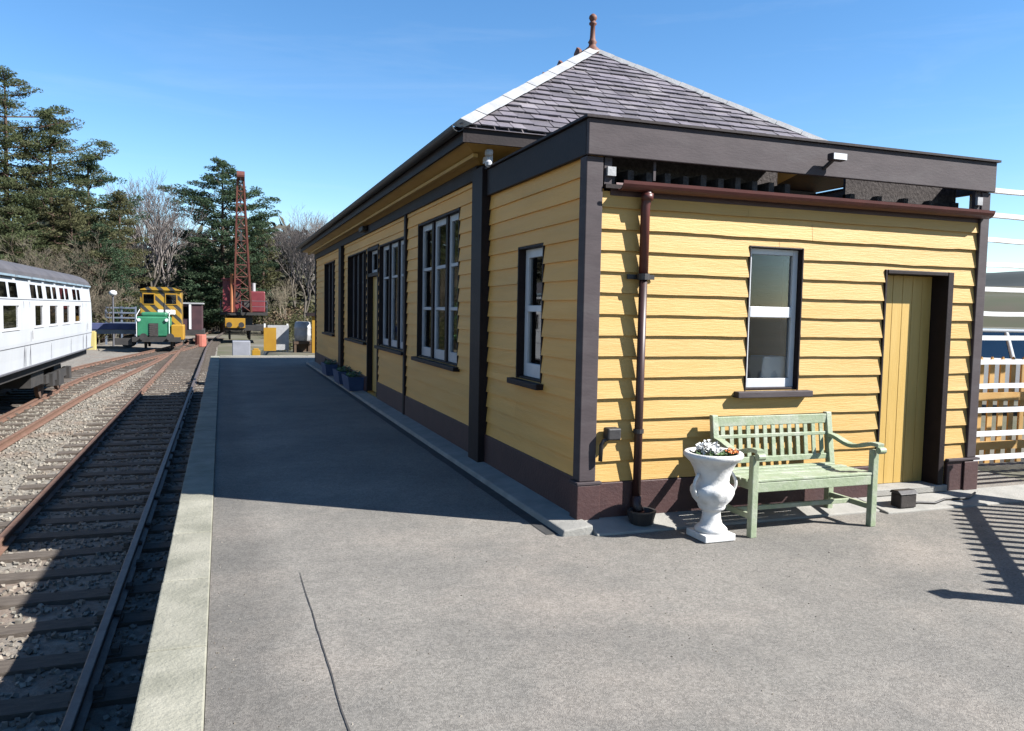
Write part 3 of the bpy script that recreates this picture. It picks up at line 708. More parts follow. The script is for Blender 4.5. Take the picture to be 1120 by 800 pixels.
# small things along the end wall
GY = thing('drain_gully', (2.95, 5.17, .03), 'black iron drain hopper at the foot of the downpipe', 'drain')
m = MB(); m.lathe([(0, .085), (.05, .10), (.09, .11), (.10, .11), (.10, .09), (.03, .07)], (2.95, 5.185, .035), 16); m.build('hopper', BLACKP, GY)
BXT = thing('bait_box', (5.38, 5.10, .0), 'small dark weathered box on the ground beside the bench', 'box')
m = MB(); m.box(5.30, 5.47, 5.02, 5.13, .025, .14); m.build('box_body', M('sooty_wood', (.035, .028, .025), (.06, .05, .045), scale=9, rough=.9, bump=.3, bscale=40), BXT, bevel=.008)
m = MB(); m.prism([(5.29, 5.01, .141), (5.29, 5.14, .141), (5.29, 5.12, .165), (5.29, 5.05, .17)], (.19, 0, 0)); m.build('box_lid', BLACKP, BXT, bevel=.004)
m = MB(); m.tube([(5.47, 5.08, .042), (5.58, 5.10, .042), (5.72, 5.06, .036), (5.9, 5.12, .045), (6.15, 5.10, .042), (6.35, 5.2, .056)], .010, 6)
tag(m.build('ground_cable', BLACKP, smooth=True), 'thin black cable lying on the concrete by the yellow door', 'cable')
BLUE = M('dark_blue_trough_paint', (.025, .05, .12), (.04, .075, .16), scale=6, rough=.5)
SOIL = M('dark_soil', (.03, .022, .016), (.05, .04, .03), scale=20, rough=.95)
tr = thing('flower_trough', (2.38, 15.4, .055), 'dark blue flower trough by the wall nearest the platform door', 'flower trough', 'blue flower troughs along the shaded wall', local=True)
m = MB(); m.add([(-.13, -.4, 0), (.13, -.4, 0), (.13, .4, 0), (-.13, .4, 0), (-.17, -.45, .26), (.17, -.45, .26), (.17, .45, .26), (-.17, .45, .26), (-.14, -.42, .26), (.14, -.42, .26), (.14, .42, .26), (-.14, .42, .26), (-.13, -.41, .2), (.13, -.41, .2), (.13, .41, .2), (-.13, .41, .2)],
    [(0, 3, 2, 1), (0, 1, 5, 4), (1, 2, 6, 5), (2, 3, 7, 6), (3, 0, 4, 7), (4, 5, 9, 8), (5, 6, 10, 9), (6, 7, 11, 10), (7, 4, 8, 11), (8, 9, 13, 12), (9, 10, 14, 13), (10, 11, 15, 14), (11, 8, 12, 15)])
m.build('trough_body', BLUE, tr); m = MB(); m.box(-.128, .128, -.405, .405, .15, .205); m.build('soil', SOIL, tr)
m = MB()
for k in range(90):
    p = Vector((rnd.uniform(-.12, .12), rnd.uniform(-.38, .38), rnd.uniform(.2, .34))); d = Vector((rnd.gauss(0, .6), rnd.gauss(0, .6), 1)).normalized(); u = d.orthogonal(); v = d.cross(u); s = .035
    m.add([p - u * s, p - v * s * .5, p + u * s, p + v * s * .5], [(0, 1, 2, 3)])
m.build('leaves', LEAFG, tr, fix=False)
for k, (yy, lb) in enumerate(((16.75, 'dark blue flower trough by the wall just before the thick black pilaster'), (18.9, 'dark blue flower trough by the wall beyond the thick black pilaster'))):
    c = copy_tree(tr); c.location = (2.38, yy, .055); c['label'] = lb

# ------------------------------------------------------------------ right-hand screen, fences, car
SC = thing('slatted_screen', (7.4, 5.6, 0), 'tall screen of white horizontal slats beside the building corner', 'screen')
m = MB(); m.box(6.50, 6.54, 5.50, 5.56, 0, 2.95); m.build('post', M('grey_green_post', (.40, .41, .36), (.33, .34, .30), scale=6), SC, bevel=.004)
m = MB(); m.box(8.9, 8.98, 5.50, 5.56, 0, 2.95); m.build('post', WHITE, SC, bevel=.004)
z = .285; k = 0
while z < 2.95:
    m = MB(); n = 12; a = .004 * wob(z * 7, 2)
    for i in range(n + 1):
        x = 6.545 + 2.355 * i / n; dz_ = .006 * wob(x * 3, z * 5)
        for y, zz in ((5.45, 0), (5.498, 0), (5.498, .042), (5.45, .042)): m.v.append((x, y, z + zz + dz_))
    for i in range(n):
        for q in range(4): m.f.append((i * 4 + q, i * 4 + (q + 1) % 4, (i + 1) * 4 + (q + 1) % 4, (i + 1) * 4 + q))
    m.f.append((0, 1, 2, 3)); m.f.append(tuple(n * 4 + q for q in (3, 2, 1, 0)))
    m.build('slat', WHITE, SC); z += .2265; k += 1
PICK = M('tan_fence_paint', (.48, .26, .065), (.54, .33, .11), scale=6, rough=.7, island=.15)
def picket_fence(p0, p1, label, h=.98, step=.135, tall_post=0, posts=True):
    p0 = Vector((*p0, 0)); p1 = Vector((*p1, 0)); d = (p1 - p0); L_ = d.length; d.normalize(); nrm = Vector((-d.y, d.x, 0))
    t = thing('picket_fence', (p0 + p1) / 2, label, 'fence')
    m = MB()
    for z in (.28, .80): m.beam(p0 + Vector((0, 0, z)), p1 + Vector((0, 0, z)), .04, .085)
    m.build('rail', PICK, t)
    m = MB(); s = .05; off = nrm * .036
    while s < L_:
        c = p0 + d * s + off; w = .034
        m.prism([c - d * w + Vector((0, 0, .08)), c + d * w + Vector((0, 0, .08)), c + d * w + Vector((0, 0, h - .05)), c + Vector((0, 0, h)), c - d * w + Vector((0, 0, h - .05))], nrm * .018)
        s += step
    m.build('pickets', PICK, t)
    for q in (p0, p1):
        m = MB(); c = q - nrm * .075; hh = h + .08 + tall_post
        m.box(c.x - .05, c.x + .05, c.y - .05, c.y + .05, -.02, hh); m.box(c.x - .065, c.x + .065, c.y - .065, c.y + .065, hh, hh + .03); m.build('post', PICK, t, bevel=.005)
    return t
picket_fence((6.72, 6.15), (10.6, 6.05), 'tan picket fence standing behind the white slatted screen', h=1.22, step=.15)
picket_fence((7.02, 4.66), (5.12, 2.62), 'tan picket fence whose shadow crosses the tarmac by the corner', h=1.0, step=.15, tall_post=.0)

CARW = M('white_car_paint', (.62, .63, .64), (.58, .59, .60), scale=1, rough=.25, spec=.5)
TYRE = M('tyre_rubber', (.02, .02, .02), (.03, .03, .03), scale=20, rough=.85)
CARG = glass_mat('car_glass', (.08, .11, .12), .10)
def make_car(loc, rz):
    t = thing('parked_car', loc, 'pale parked car with dark windows beyond the picket fence', 'car', local=True); t.rotation_euler.z = rz
    prof = [(-2.0, .35), (-2.05, .6), (-2.0, .92), (-1.85, 1.0), (-1.0, 1.02), (.75, .98), (1.6, .84), (2.0, .70), (2.05, .45), (2.0, .28), (-1.9, .28)]
    m = MB(); n = len(prof)
    for yv, s in ((-.84, .97), (-.80, 1.0), (.80, 1.0), (.84, .97)):
        for x, z in prof: m.v.append((x * s, yv, .28 + (z - .28) * s))
    for r_ in range(3):
        for i in range(n): m.f.append((r_ * n + i, r_ * n + (i + 1) % n, (r_ + 1) * n + (i + 1) % n, (r_ + 1) * n + i))
    m.f.append(tuple(reversed(range(n)))); m.f.append(tuple(range(3 * n, 4 * n)))
    body = m.build('body', CARW, t, bevel=.04)
    m = MB()     # cabin glass volume
    b = [(-1.86, .99), (.92, .96)]; top = [(-1.35, 1.44), (.15, 1.46)]
    P = [(-1.86, -.76, .99), (.95, -.76, .96), (.95, .76, .96), (-1.86, .76, .99), (-1.35, -.60, 1.44), (.12, -.60, 1.46), (.12, .60, 1.46), (-1.35, .60, 1.44)]
    m.add(P, [(0, 1, 5, 4), (1, 2, 6, 5), (2, 3, 7, 6), (3, 0, 4, 7)]); m.build('window', CARG, t)
    m = MB(); m.box(-1.4, .16, -.61, .61, 1.445, 1.50)
    for s in (-1, 1):
        for a, c in (((-1.87, .98), (-1.36, 1.45)), ((.97, .95), (.13, 1.46)), ((-.45, .98), (-.50, 1.45))):
            m.beam((a[0], s * .765, a[1]), (c[0], s * .605, c[1]), .07, .06)
    m.build('roof', CARW, t, bevel=.02)
    m = MB(); m.box(-1.2, .3, -.55, .55, .5, .97); m.build('seat', TYRE, t)
    for x in (-1.3, 1.3):
        for s in (-1, 1):
            m = MB(); m.tube([(x, s * .68, .31), (x, s * .86, .31)], .31, 20); wv = m.build('wheel', TYRE, t, bevel=.02)
            m = MB(); m.tube([(x, s * .85, .31), (x, s * .868, .31)], .19, 16); m.build('rim', LEAD, wv)
    for s in (-1, 1):
        m = MB(); m.box(1.93, 2.05, s * .62 - .15, s * .62 + .15, .60, .72); m.build('headlight', SASH, t, bevel=.02)
    return t
make_car((13.4, 10.4, -.05), R(-20))

# ------------------------------------------------------------------ coach
CWHITE = M('coach_white_paint', (.70, .73, .77), (.64, .67, .72), scale=1.2, rough=.45, bump=.06, bscale=2.5, c3=(.56, .57, .58), scale3=1.6, amt3=.3, stretch=(1, 1, .35))
CROOF = M('coach_roof_grey', (.085, .080, .088), (.12, .112, .12), scale=1.4, rough=.7)
UNDER = M('sooty_underframe', (.016, .015, .015), (.032, .028, .026), scale=4, rough=.8)
GLASSK = glass_mat('coach_glass', (.3, .35, .36), .34)
CXC, CY0, CY1 = -5.55, 8.0, 30.4
K = thing('railway_coach', (CXC, 19.2, RT), 'white railway coach with a dark grey roof on the siding', 'railway coach')
HW = 1.40
def cside(z):    # half width with tumblehome
    return HW - .05 * sm(.9, .1, z) - .07 * sm(1.3, 2.2, z)
wins_y = [(18.55, 20.05), (21.5, 22.55), (23.2, 24.4), (25.05, 26.2), (26.95, 28.2), (9.2, 10.7), (11.5, 13.0), (13.8, 15.3), (16.1, 17.4)]
zs = [.10, .35, .7, 1.0, 1.58, 1.70, 2.02, 2.14]
m = MB()
tops = [(18.5, 19.2), (19.4, 20.1), (21.4, 22.0), (22.2, 22.7), (23.2, 23.8), (24.0, 24.5), (25.0, 25.6), (25.8, 26.3), (27.0, 27.6), (27.8, 28.3)]
ops = [(a, b, 1.0, 1.58) for a, b in wins_y] + [(a, b, 1.70, 2.02) for a, b in tops]
for side in (1, -1):
    us = sorted({CY0, CY1} | {v for o in ops for v in o[:2]})
    for a, b in zip(us, us[1:]):
        for c, d in zip(zs, zs[1:]):
            if any(o[0] < (a + b) / 2 < o[1] and o[2] < (c + d) / 2 < o[3] for o in ops): continue
            m.add([(CXC + side * cside(c), a, c), (CXC + side * cside(c), b, c), (CXC + side * cside(d), b, d), (CXC + side * cside(d), a, d)], [(0, 1, 2, 3)])
for yy in (CY0, CY1):
    m.add([(CXC - cside(z), yy, z) for z in zs] + [(CXC + cside(z), yy, z) for z in reversed(zs)], [tuple(range(16))])
m.box(CXC - 1.3, CXC + 1.3, CY0 + .02, CY1 - .02, .06, .11)
body = m.build('body', CWHITE, K)
for a, b in wins_y:
    m = MB(); fx = CXC + cside(1.3) + .006; t_ = .05
    for q in ((a, a + t_, 1.0, 1.58), (b - t_, b, 1.0, 1.58), (a + t_, b - t_, 1.0, 1.05), (a + t_, b - t_, 1.53, 1.58)): m.box(fx - .03, fx + .012, q[0], q[1], q[2], q[3])
    wo = m.build('window', SASH, K)
    m = MB(); m.box(fx - .028, fx - .022, a + .03, b - .03, 1.03, 1.55); m.build('pane', GLASSK if a < 21 else GLASSD, wo)
for a, b in tops:
    m = MB(); m.box(CXC + cside(1.85) - .03, CXC + cside(1.85) - .02, a, b, 1.69, 2.03); m.build('toplight', GLASSD, K)
m = MB()
for yy in (20.55, 21.15, 28.65, 29.3): m.box(CXC + cside(.5) + .002, CXC + cside(.5) + .012, yy, yy + .02, .15, 1.62)
m.box(CXC + HW - .02, CXC + HW + .02, CY0, CY1, .11, .14)
for zz in (.62, 1.66): m.box(CXC + cside(zz) + .002, CXC + cside(zz) + .008, CY0, CY1, zz, zz + .012)
yy = CY0 + 1.1
while yy < CY1:
    m.box(CXC + cside(.5) + .001, CXC + cside(.5) + .006, yy, yy + .012, .15, .99); yy += 2.9
m.build('door_seams', SASH3, K)
for yy in (20.6, 28.7):
    m = MB(); m.tube([(CXC + cside(.9) + .04, yy + .55, .75), (CXC + cside(.9) + .04, yy + .55, .95)], .015, 6); m.build('door_handle', LEAD, K)
m = MB(); nr = 14; prof = []
for k in range(nr + 1):
    a = math.pi * k / nr; prof.append((CXC + 1.36 * math.cos(a), 2.14 + .50 * math.sin(a) ** .8 if 0 < k < nr else 2.14))
for yy in (CY0 - .03, CY1 + .03): m.v += [(x, yy, z) for x, z in prof]
k = nr + 1
m.f += [(i, i + 1, k + i + 1, k + i) for i in range(nr)] + [tuple(range(k)), tuple(range(2 * k - 1, k - 1, -1)), (0, k, 2 * k - 1, k - 1)]
m.build('roof', CROOF, K, smooth=False)
BLUEG = M('faded_blue_strip', (.22, .32, .40), (.30, .40, .47), scale=3)
m = MB()
yy = CY0
while yy < CY1 - .3: m.box(CXC + 1.325, CXC + 1.40, yy, yy + 1.25, 2.145, 2.19); yy += 1.5
m.build('rain_strip', BLUEG, K)
m = MB(); m.box(CXC - 1.2, CXC + 1.22, CY0, CY1, -.12, .055); m.box(CXC - 1.0, CXC + 1.1, 18.0, 19.2, -.6, -.12); m.box(CXC - 1.0, CXC + 1.05, 22.8, 24.3, -.55, -.12)
m.box(CXC - .9, CXC + .9, 14, 16, -.6, -.12); m.build('underframe', UNDER, K)
for yc in (26.6, 12.0):
    m = MB()
    for s in (-1, 1):
        m.box(CXC + s * .98 - .06, CXC + s * .98 + .06, yc - 1.9, yc + 1.9, -.62, -.38)
        for dy in (-1.3, 1.3): m.box(CXC + s * 1.02 - .1, CXC + s * 1.02 + .1, yc + dy - .17, yc + dy + .17, -.72, -.36)
        m.box(CXC + s * 1.0 - .09, CXC + s * 1.0 + .09, yc - .4, yc + .4, -.80, -.35)
    m.box(CXC - .95, CXC + .95, yc - .3, yc + .3, -.5, -.12); bg = m.build('bogie', UNDER, K)
    for dy in (-1.3, 1.3):
        m = MB()
        for s in (-1, 1): m.tube([(CXC + s * .70, yc + dy, RT + .457), (CXC + s * .80, yc + dy, RT + .457)], .457, 24)
        m.tube([(CXC - .7, yc + dy, RT + .457), (CXC + .7, yc + dy, RT + .457)], .07, 10); m.build('wheel', M('rusty_wheel', (.06, .035, .025), (.10, .06, .04), scale=6), bg)
for s in (-1, 1):
    m = MB(); m.tube([(CXC + s * .87, CY1, .0), (CXC + s * .87, CY1 + .5, .0)], .08, 10); m.tube([(CXC + s * .87, CY1 + .5, 0), (CXC + s * .87, CY1 + .55, 0)], .2, 16); m.build('buffer', UNDER, K)

# ------------------------------------------------------------------ shunting locomotive
HAZ = hazard_mat()
LGREEN = M('loco_green_paint', (.018, .12, .06), (.03, .17, .085), scale=2, rough=.45)
LYEL = M('loco_yellow_paint', (.62, .34, .02), (.55, .28, .02), scale=2, rough=.5)
LX, LY, LZ = -3.62, 53.5, RT
Lo = thing('shunting_locomotive', (LX, LY, LZ), 'small green and yellow shunting locomotive with black striped cab', 'locomotive')
def lb(x0, x1, y0, y1, z0, z1): return (LX + x0, LX + x1, LY + y0, LY + y1, LZ + z0, LZ + z1)
m = MB(); m.box(*lb(-1.15, 1.25, .9, 3.0, 1.2, 3.55)); cab = m.build('cab', HAZ, Lo, bevel=.06)
m = MB(); m.prism([(LX - 1.25, LY + .75, LZ + 3.56), (LX - .6, LY + .75, LZ + 3.76), (LX + .7, LY + .75, LZ + 3.76), (LX + 1.35, LY + .75, LZ + 3.56)], (0, 2.5, 0)); m.build('cab_roof', HAZ, Lo)
for x in (-.62, .66):
    m = MB(); m.box(*lb(x - .36, x + .36, .86, .895, 2.66, 3.38)); wf = m.build('window', LYEL, cab)
    m = MB(); m.box(*lb(x - .29, x + .29, .84, .858, 2.73, 3.31)); m.build('pane', GLASSD, wf)
    m = MB(); m.box(*lb(x - .29, x + .29, .861, .866, 2.73, 3.31)); m.build('blind', SASH3, wf)
m = MB(); m.box(*lb(-1.15, .68, -1.4, .88, .75, 1.95)); m.box(*lb(-.9, .5, -1.2, .87, 1.95, 2.2)); m.build('bonnet', LGREEN, Lo, bevel=.08)
m = MB(); m.box(*lb(-.1, .9, .2, .8, 2.05, 2.35)); m.build('exhaust_cover', WHITE, Lo, bevel=.05)
m = MB(); m.box(*lb(-.45, .05, -1.45, -1.401, .75, 1.55)); m.build('radiator', UNDER, Lo)
m = MB(); m.box(*lb(.74, 1.45, -1.2, .9, .55, 1.45)); m.build('side_tank', LYEL, Lo, bevel=.05)
m = MB(); m.box(*lb(-1.35, 1.3, -1.75, 3.2, .45, .72)); m.box(*lb(-2.3, -1.36, -1.6, -1.2, .25, .65)); m.build('frame', UNDER, Lo)
m = MB()
for k in range(6): m.box(*lb(-.42, .02, -1.47, -1.452, .82 + k * .12, .86 + k * .12))
m.build('grille', RAILD, Lo)
m = MB(); m.tube([(LX + .35, LY - .5, LZ + 2.2), (LX + .35, LY - .5, LZ + 2.75)], .06, 10); m.build('exhaust_pipe', UNDER, Lo)
for x in (-1.0, .52):
    m = MB(); m.tube([(LX + x, LY - 1.42, LZ + 1.75), (LX + x, LY - 1.5, LZ + 1.75)], .1, 12); m.build('headlight', SASH, Lo)
for x in (-1.13, .66):
    m = MB(); m.tube([(LX + x, LY - 1.45, LZ + .75), (LX + x, LY - 1.45, LZ + 2.0), (LX + x, LY + .7, LZ + 2.35)], .022, 6); m.build('handrail', WHITE, Lo)
m = MB(); m.box(*lb(-1.17, -1.151, 1.2, 2.6, 2.6, 3.3)); m.build('side_window', GLASSD, cab)
m = MB()
for k in range(3): m.box(*lb(1.301, 1.5, 1.0, 1.5, .1 + k * .35, .14 + k * .35))
m.box(*lb(1.302, 1.34, .98, 1.02, .1, 1.2)); m.box(*lb(1.302, 1.34, 1.48, 1.52, .1, 1.2)); m.build('steps', UNDER, Lo)
for s in (-.7, .75):
    m = MB(); m.tube([(LX + s, LY - 1.75, LZ + .75), (LX + s, LY - 2.1, LZ + .75)], .1, 8); m.tube([(LX + s, LY - 2.1, LZ + .75), (LX + s, LY - 2.15, LZ + .75)], .22, 14); m.build('buffer', UNDER, Lo)
    for yy in (-.6, 2.0):
        m = MB(); m.tube([(LX + s - .06, LY + yy, LZ + .45), (LX + s + .06, LY + yy, LZ + .45)], .45, 18); m.build('wheel', UNDER, Lo)

# brake van behind the locomotive
V = thing('goods_van', (-2.0, 63, RT), 'dark maroon goods van with a white framed end beyond the locomotive', 'goods van')
m = MB(); m.box(-3.0, -1.35, 61.8, 66.5, RT + .9, RT + 2.75); m.build('van_body', M('van_maroon', (.05, .018, .025), (.08, .03, .035), scale=2), V)
m = MB(); m.box(-3.08, -1.25, 61.7, 66.6, RT + 2.76, RT + 2.86); m.build('roof', LEAD, V)
m = MB(); m.box(-2.95, -2.82, 61.72, 61.79, RT + 1.6, RT + 2.74); m.box(-2.2, -2.05, 61.72, 61.79, RT + .95, RT + 2.74); m.build('end_frame', WHITE, V)
m = MB(); m.box(-2.8, -2.25, 61.74, 61.79, RT + 1.75, RT + 2.6); m.build('window', GLASSD, V)
m = MB(); m.box(-3.0, -1.2, 61.6, 66.5, RT + .5, RT + .89); m.build('frame', UNDER, V)
for x in (-2.9, -1.45):
    for yy in (62.8, 65.4):
        m = MB(); m.tube([(x - .06, yy, RT + .45), (x + .06, yy, RT + .45)], .45, 16); m.build('wheel', UNDER, V)
m = MB(); m.lathe([(0, .33), (.05, .36), (.8, .36), (.85, .33)], (-1.35, 58.6, -1.22), 14)
tag(m.build('oil_drum', M('faded_red_paint', (.42, .10, .07), (.5, .17, .12), scale=2)), 'faded red drum on the ground beside the maroon van', 'drum')

# ------------------------------------------------------------------ steam crane
CM = M('crane_maroon', (.15, .016, .025), (.20, .03, .035), scale=2, rough=.5)
CR = M('crane_jib_red', (.17, .035, .028), (.25, .08, .045), scale=1.5, rough=.6)
Q = thing('railway_crane', (1.5, 68, RT), 'maroon railway crane with a tall lattice jib pointing up', 'crane')
m = MB(); m.box(.2, 3.5, 66.5, 72, RT + .75, RT + 1.15); m.build('chassis', UNDER, Q)
m = MB(); m.box(.25, 1.75, 66.36, 66.48, RT + .95, RT + 1.72); m.build('buffer_beam', LYEL, Q, bevel=.02)
for x in (.6, 2.1):
    for yy in (67.3, 68.7, 70.1, 71.5):
        m = MB(); m.tube([(x - .07, yy, RT + .46), (x + .07, yy, RT + .46)], .46, 16); m.build('wheel', UNDER, Q)
m = MB(); m.tube([(1.4, 69, RT + 1.15), (1.4, 69, RT + 1.9)], 1.0, 20); m.build('turntable', UNDER, Q)
m = MB(); m.box(.1, 1.45, 67.6, 70.8, RT + 2.5, RT + 4.75); m.box(.1, 1.2, 67.59, 67.6, RT + 2.2, RT + 2.5); cabq = m.build('cab', CM, Q, bevel=.05)
m = MB(); m.box(.9, 1.38, 67.56, 67.59, RT + 2.9, RT + 4.3); m.build('window', UNDER, cabq)
m = MB(); m.box(-.0, 1.55, 67.4, 71, RT + 4.76, RT + 4.86); m.build('roof', CM, cabq)
m = MB(); m.box(-.1, 3.5, 67.5, 71.2, RT + 1.95, RT + 2.18); m.build('deck', UNDER, Q)
m = MB(); m.box(2.2, 3.35, 68.2, 71.0, RT + 2.2, RT + 3.9); m.box(1.5, 2.2, 69, 70.8, RT + 2.2, RT + 3.0); m.build('boiler_house', CM, Q, bevel=.08)
m = MB()
for x in (-.05, 1.5, 3.45): m.tube([(x, 67.5, RT + 2.18), (x, 67.5, RT + 3.1)], .025, 6)
m.tube([(1.5, 67.5, RT + 3.1), (3.45, 67.5, RT + 3.1)], .025, 6); m.tube([(1.5, 67.5, RT + 2.65), (3.45, 67.5, RT + 2.65)], .02, 6); m.build('handrail', SASH3, Q)
m = MB(); m.tube([(1.7, 67.9, RT + 2.7), (2.1, 67.9, RT + 2.7)], .42, 18); m.build('winch_drum', UNDER, Q)
m = MB(); m.tube([(1.43, 65.05, 11.5), (1.43, 65.05, 7.2)], .025, 5); m.build('hoist_cable', UNDER, Q)
m = MB(); m.box(1.33, 1.53, 64.97, 65.13, 6.6, 7.2); m.tube([(1.43, 65.05, 6.6), (1.43, 65.05, 6.4), (1.53, 65.05, 6.25), (1.43, 65.05, 6.15), (1.34, 65.05, 6.25)], .035, 6); m.build('hook', UNDER, Q)
for s in (.55, 1.45):
    m = MB(); m.tube([(s, 66.36, RT + 1.2), (s, 65.95, RT + 1.2)], .09, 8); m.tube([(s, 65.95, RT + 1.2), (s, 65.9, RT + 1.2)], .22, 14); m.build('buffer', UNDER, Q)
m = MB(); m.tube([(2.5, 69.6, RT + 3.9), (2.5, 69.6, RT + 4.6)], .16, 12); m.build('funnel', LEAD, Q)
# jib
J0 = [Vector((x, y, RT + 2.2)) for x, y in ((.95, 67.0), (2.25, 67.0), (2.25, 67.9), (.95, 67.9))]
J1 = [Vector((x, y, 11.4)) for x, y in ((1.2, 65.4), (1.66, 65.4), (1.66, 65.75), (1.2, 65.75))]
m = MB()
for a, b in zip(J0, J1): m.beam(a, b, .13, .13)
nb = 11
for i in range(nb):
    t0, t1 = i / nb, (i + 1) / nb
    for k in range(4):
        a0, b0 = J0[k].lerp(J1[k], t0), J0[(k + 1) % 4].lerp(J1[(k + 1) % 4], t0); a1, b1 = J0[k].lerp(J1[k], t1), J0[(k + 1) % 4].lerp(J1[(k + 1) % 4], t1)
        m.beam(a0, b1, .075, .05) if (i + k) % 2 else m.beam(b0, a1, .075, .05); m.beam(a1, b1, .06, .05)
m.build('jib', CR, Q)
m = MB(); m.tube([(1.15, 65.3, 11.6), (1.72, 65.3, 11.6)], .34, 16); m.box(1.2, 1.66, 65.1, 65.9, 11.3, 11.75); m.build('jib_head', CR, Q)
m = MB()
for x in (1.3, 1.55): m.tube([(x, 65.4, 11.6), (x + .6, 70.2, RT + 3.6)], .03, 5)
m.build('cable', UNDER, Q); m = MB(); m.tube([(.75, 66.8, RT + 2.19), (.75, 66.8, RT + 5.2)], .11, 8); m.build('exhaust_pipe', M('rust_orange', (.45, .14, .05), (.5, .2, .08), scale=2), Q)

# ------------------------------------------------------------------ yard clutter beyond the platform end
m = MB(); m.box(.35, .95, 29.6, 30.2, -1.3, .38)
tag(m.build('concrete_block', M('pale_grey_concrete', (.36, .37, .42), (.30, .31, .35), scale=3), bevel=.02), 'pale grey concrete block just past the platform end', 'block')
T = thing('barrier_board', (1.75, 30, 0), 'white barrier board with a yellow panel past the platform end', 'barrier')
m = MB(); m.box(1.56, 2.3, 30.0, 30.04, .05, .95); m.build('board', LEAD, T); m = MB(); m.box(1.42, 1.85, 29.95, 29.995, .02, .86); m.build('panel', LYEL, T)
for x in (1.46, 2.25):
    m = MB(); m.box(x - .03, x + .03, 30.05, 30.11, -.1, 1.0); m.build('post', WHITE, T)
m = MB(); m.lathe([(0, .24), (.03, .28), (.2, .295), (.23, .305), (.26, .295), (.45, .295), (.48, .305), (.51, .295), (.68, .27), (.71, .22)], (2.78, 30.0, .38), 16)
tag(m.build('water_butt', LEAD, smooth=True), 'white water butt on a brown stand by the building corner', 'water butt')
m = MB(); m.box(2.45, 3.12, 29.7, 30.3, .28, .375)
for x in (2.5, 3.05):
    for yy in (29.75, 30.25): m.box(x - .04, x + .04, yy - .04, yy + .04, -.15, .28)
m.box(2.46, 3.1, 30.26, 30.30, -.1, .279)
tag(m.build('timber_stand', M('brown_timber', (.10, .06, .035), (.14, .09, .055), scale=4)), 'brown timber stand under the white water butt', 'stand')
GP = thing('gate_post', (3.12, 29.5, 0), 'yellow gate post with a brown cap beside the water butt', 'post')
m = MB(); m.box(3.05, 3.22, 29.4, 29.56, -.1, 1.3); m.build('shaft', LYEL, GP, bevel=.01); m = MB(); m.box(2.85, 3.3, 29.3, 29.66, 1.301, 1.42); m.build('cap', DARK, GP)
m = MB(); m.box(.98, 1.25, 28.8, 29.1, -.12, .10); m.box(1.02, 1.2, 28.85, 29.05, .10, .16)
tag(m.build('yellow_box', LYEL, bevel=.01), 'small yellow box low down at the platform end', 'box')
# lamp, sign and stored items left of the locomotive
LP = thing('yard_lamp', (-6.9, 60, -.9), 'white globe yard lamp on a slim post left of the locomotive', 'lamp')
m = MB(); m.tube([(-6.9, 60, -1.3), (-6.9, 60, 2.2)], [.07, .05], 8); m.build('post', SASH3, LP)
m = MB(); m.lathe([(0, .06), (.06, .2), (.18, .26), (.3, .22), (.38, .06)], (-6.9, 60, 2.15), 14); m.build('globe', WHITE, LP, smooth=True)
BG = M('blue_grey_paint', (.13, .17, .24), (.19, .22, .29), scale=2)
G = thing('yard_gate', (-6.7, 62, -1), 'blue grey metal gate below the white globe lamp', 'gate')
m = MB()
for z in (.0, .35, .7, 1.05, 1.4): m.box(-7.6, -5.7, 62, 62.05, -.1 + z, -.0 + z)
m.build('bars', BG, G)
for x in (-7.6, -6.6, -5.7):
    m = MB(); m.box(x - .06, x + .06, 62.06, 62.16, -1.3, 1.45); m.build('post', BG, G)
T = thing('flat_wagon', (-6.6, 57, RT), 'low flat wagon with dark blue sides left of the locomotive', 'wagon')
m = MB(); m.box(-8.6, -4.95, 56.4, 58.8, -.02, .34); m.build('deck_side', M('navy_paint', (.03, .04, .10), (.05, .06, .14), scale=2), T)
m = MB(); m.box(-8.55, -5.0, 56.45, 58.75, -.3, -.03); m.build('frame', M('grey_steel', (.28, .29, .32), (.22, .23, .25), scale=2), T)
for x in (-8.0, -5.7):
    for yy in (56.9, 58.3):
        m = MB(); m.tube([(x, yy - .06, RT + .25), (x, yy + .06, RT + .25)], .42, 14); m.build('wheel', UNDER, T)
m = MB(); m.box(-7.95, -7.35, 55.0, 55.6, -1.3, -.15); m.box(-7.9, -7.4, 55.05, 55.55, -.15, -.1)
tag(m.build('yellow_crate', M('pale_yellow_paint', (.60, .48, .16), (.66, .55, .22), scale=2), bevel=.02), 'pale yellow crate beside the end of the white coach', 'crate')

# ------------------------------------------------------------------ trees
NEEDLE = M('pine_needles', (.055, .075, .036), (.095, .110, .050), scale=.9, transl=.42, spec=.1, rough=.7, island=.22, c3=(.12, .10, .06), scale3=.5, amt3=.5)
NEEDLE2 = M('blue_green_needles', (.036, .062, .036), (.060, .090, .048), scale=.9, transl=.42, spec=.1, rough=.7, island=.22)
NEEDLE3 = M('olive_needles', (.085, .090, .042), (.125, .120, .060), scale=.9, transl=.42, spec=.1, rough=.7, island=.22)
BARK = M('pine_bark', (.13, .075, .050), (.085, .058, .045), scale=6, rough=.95, bump=.5, bscale=20, stretch=(1, 1, .3))
BARKG = M('grey_bark', (.15, .125, .10), (.10, .085, .07), scale=6, rough=.95, bump=.4, bscale=20, stretch=(1, 1, .3))
TWIG = M('brown_twigs', (.17, .14, .095), (.22, .18, .125), scale=.7, rough=.9)
TWIGP = M('purple_grey_twigs', (.21, .175, .165), (.27, .235, .215), scale=.7, rough=.9)
BUSH = M('winter_bush_leaves', (.075, .080, .035), (.115, .105, .05), scale=.8, transl=.42, spec=.1, rough=.8, island=.35)
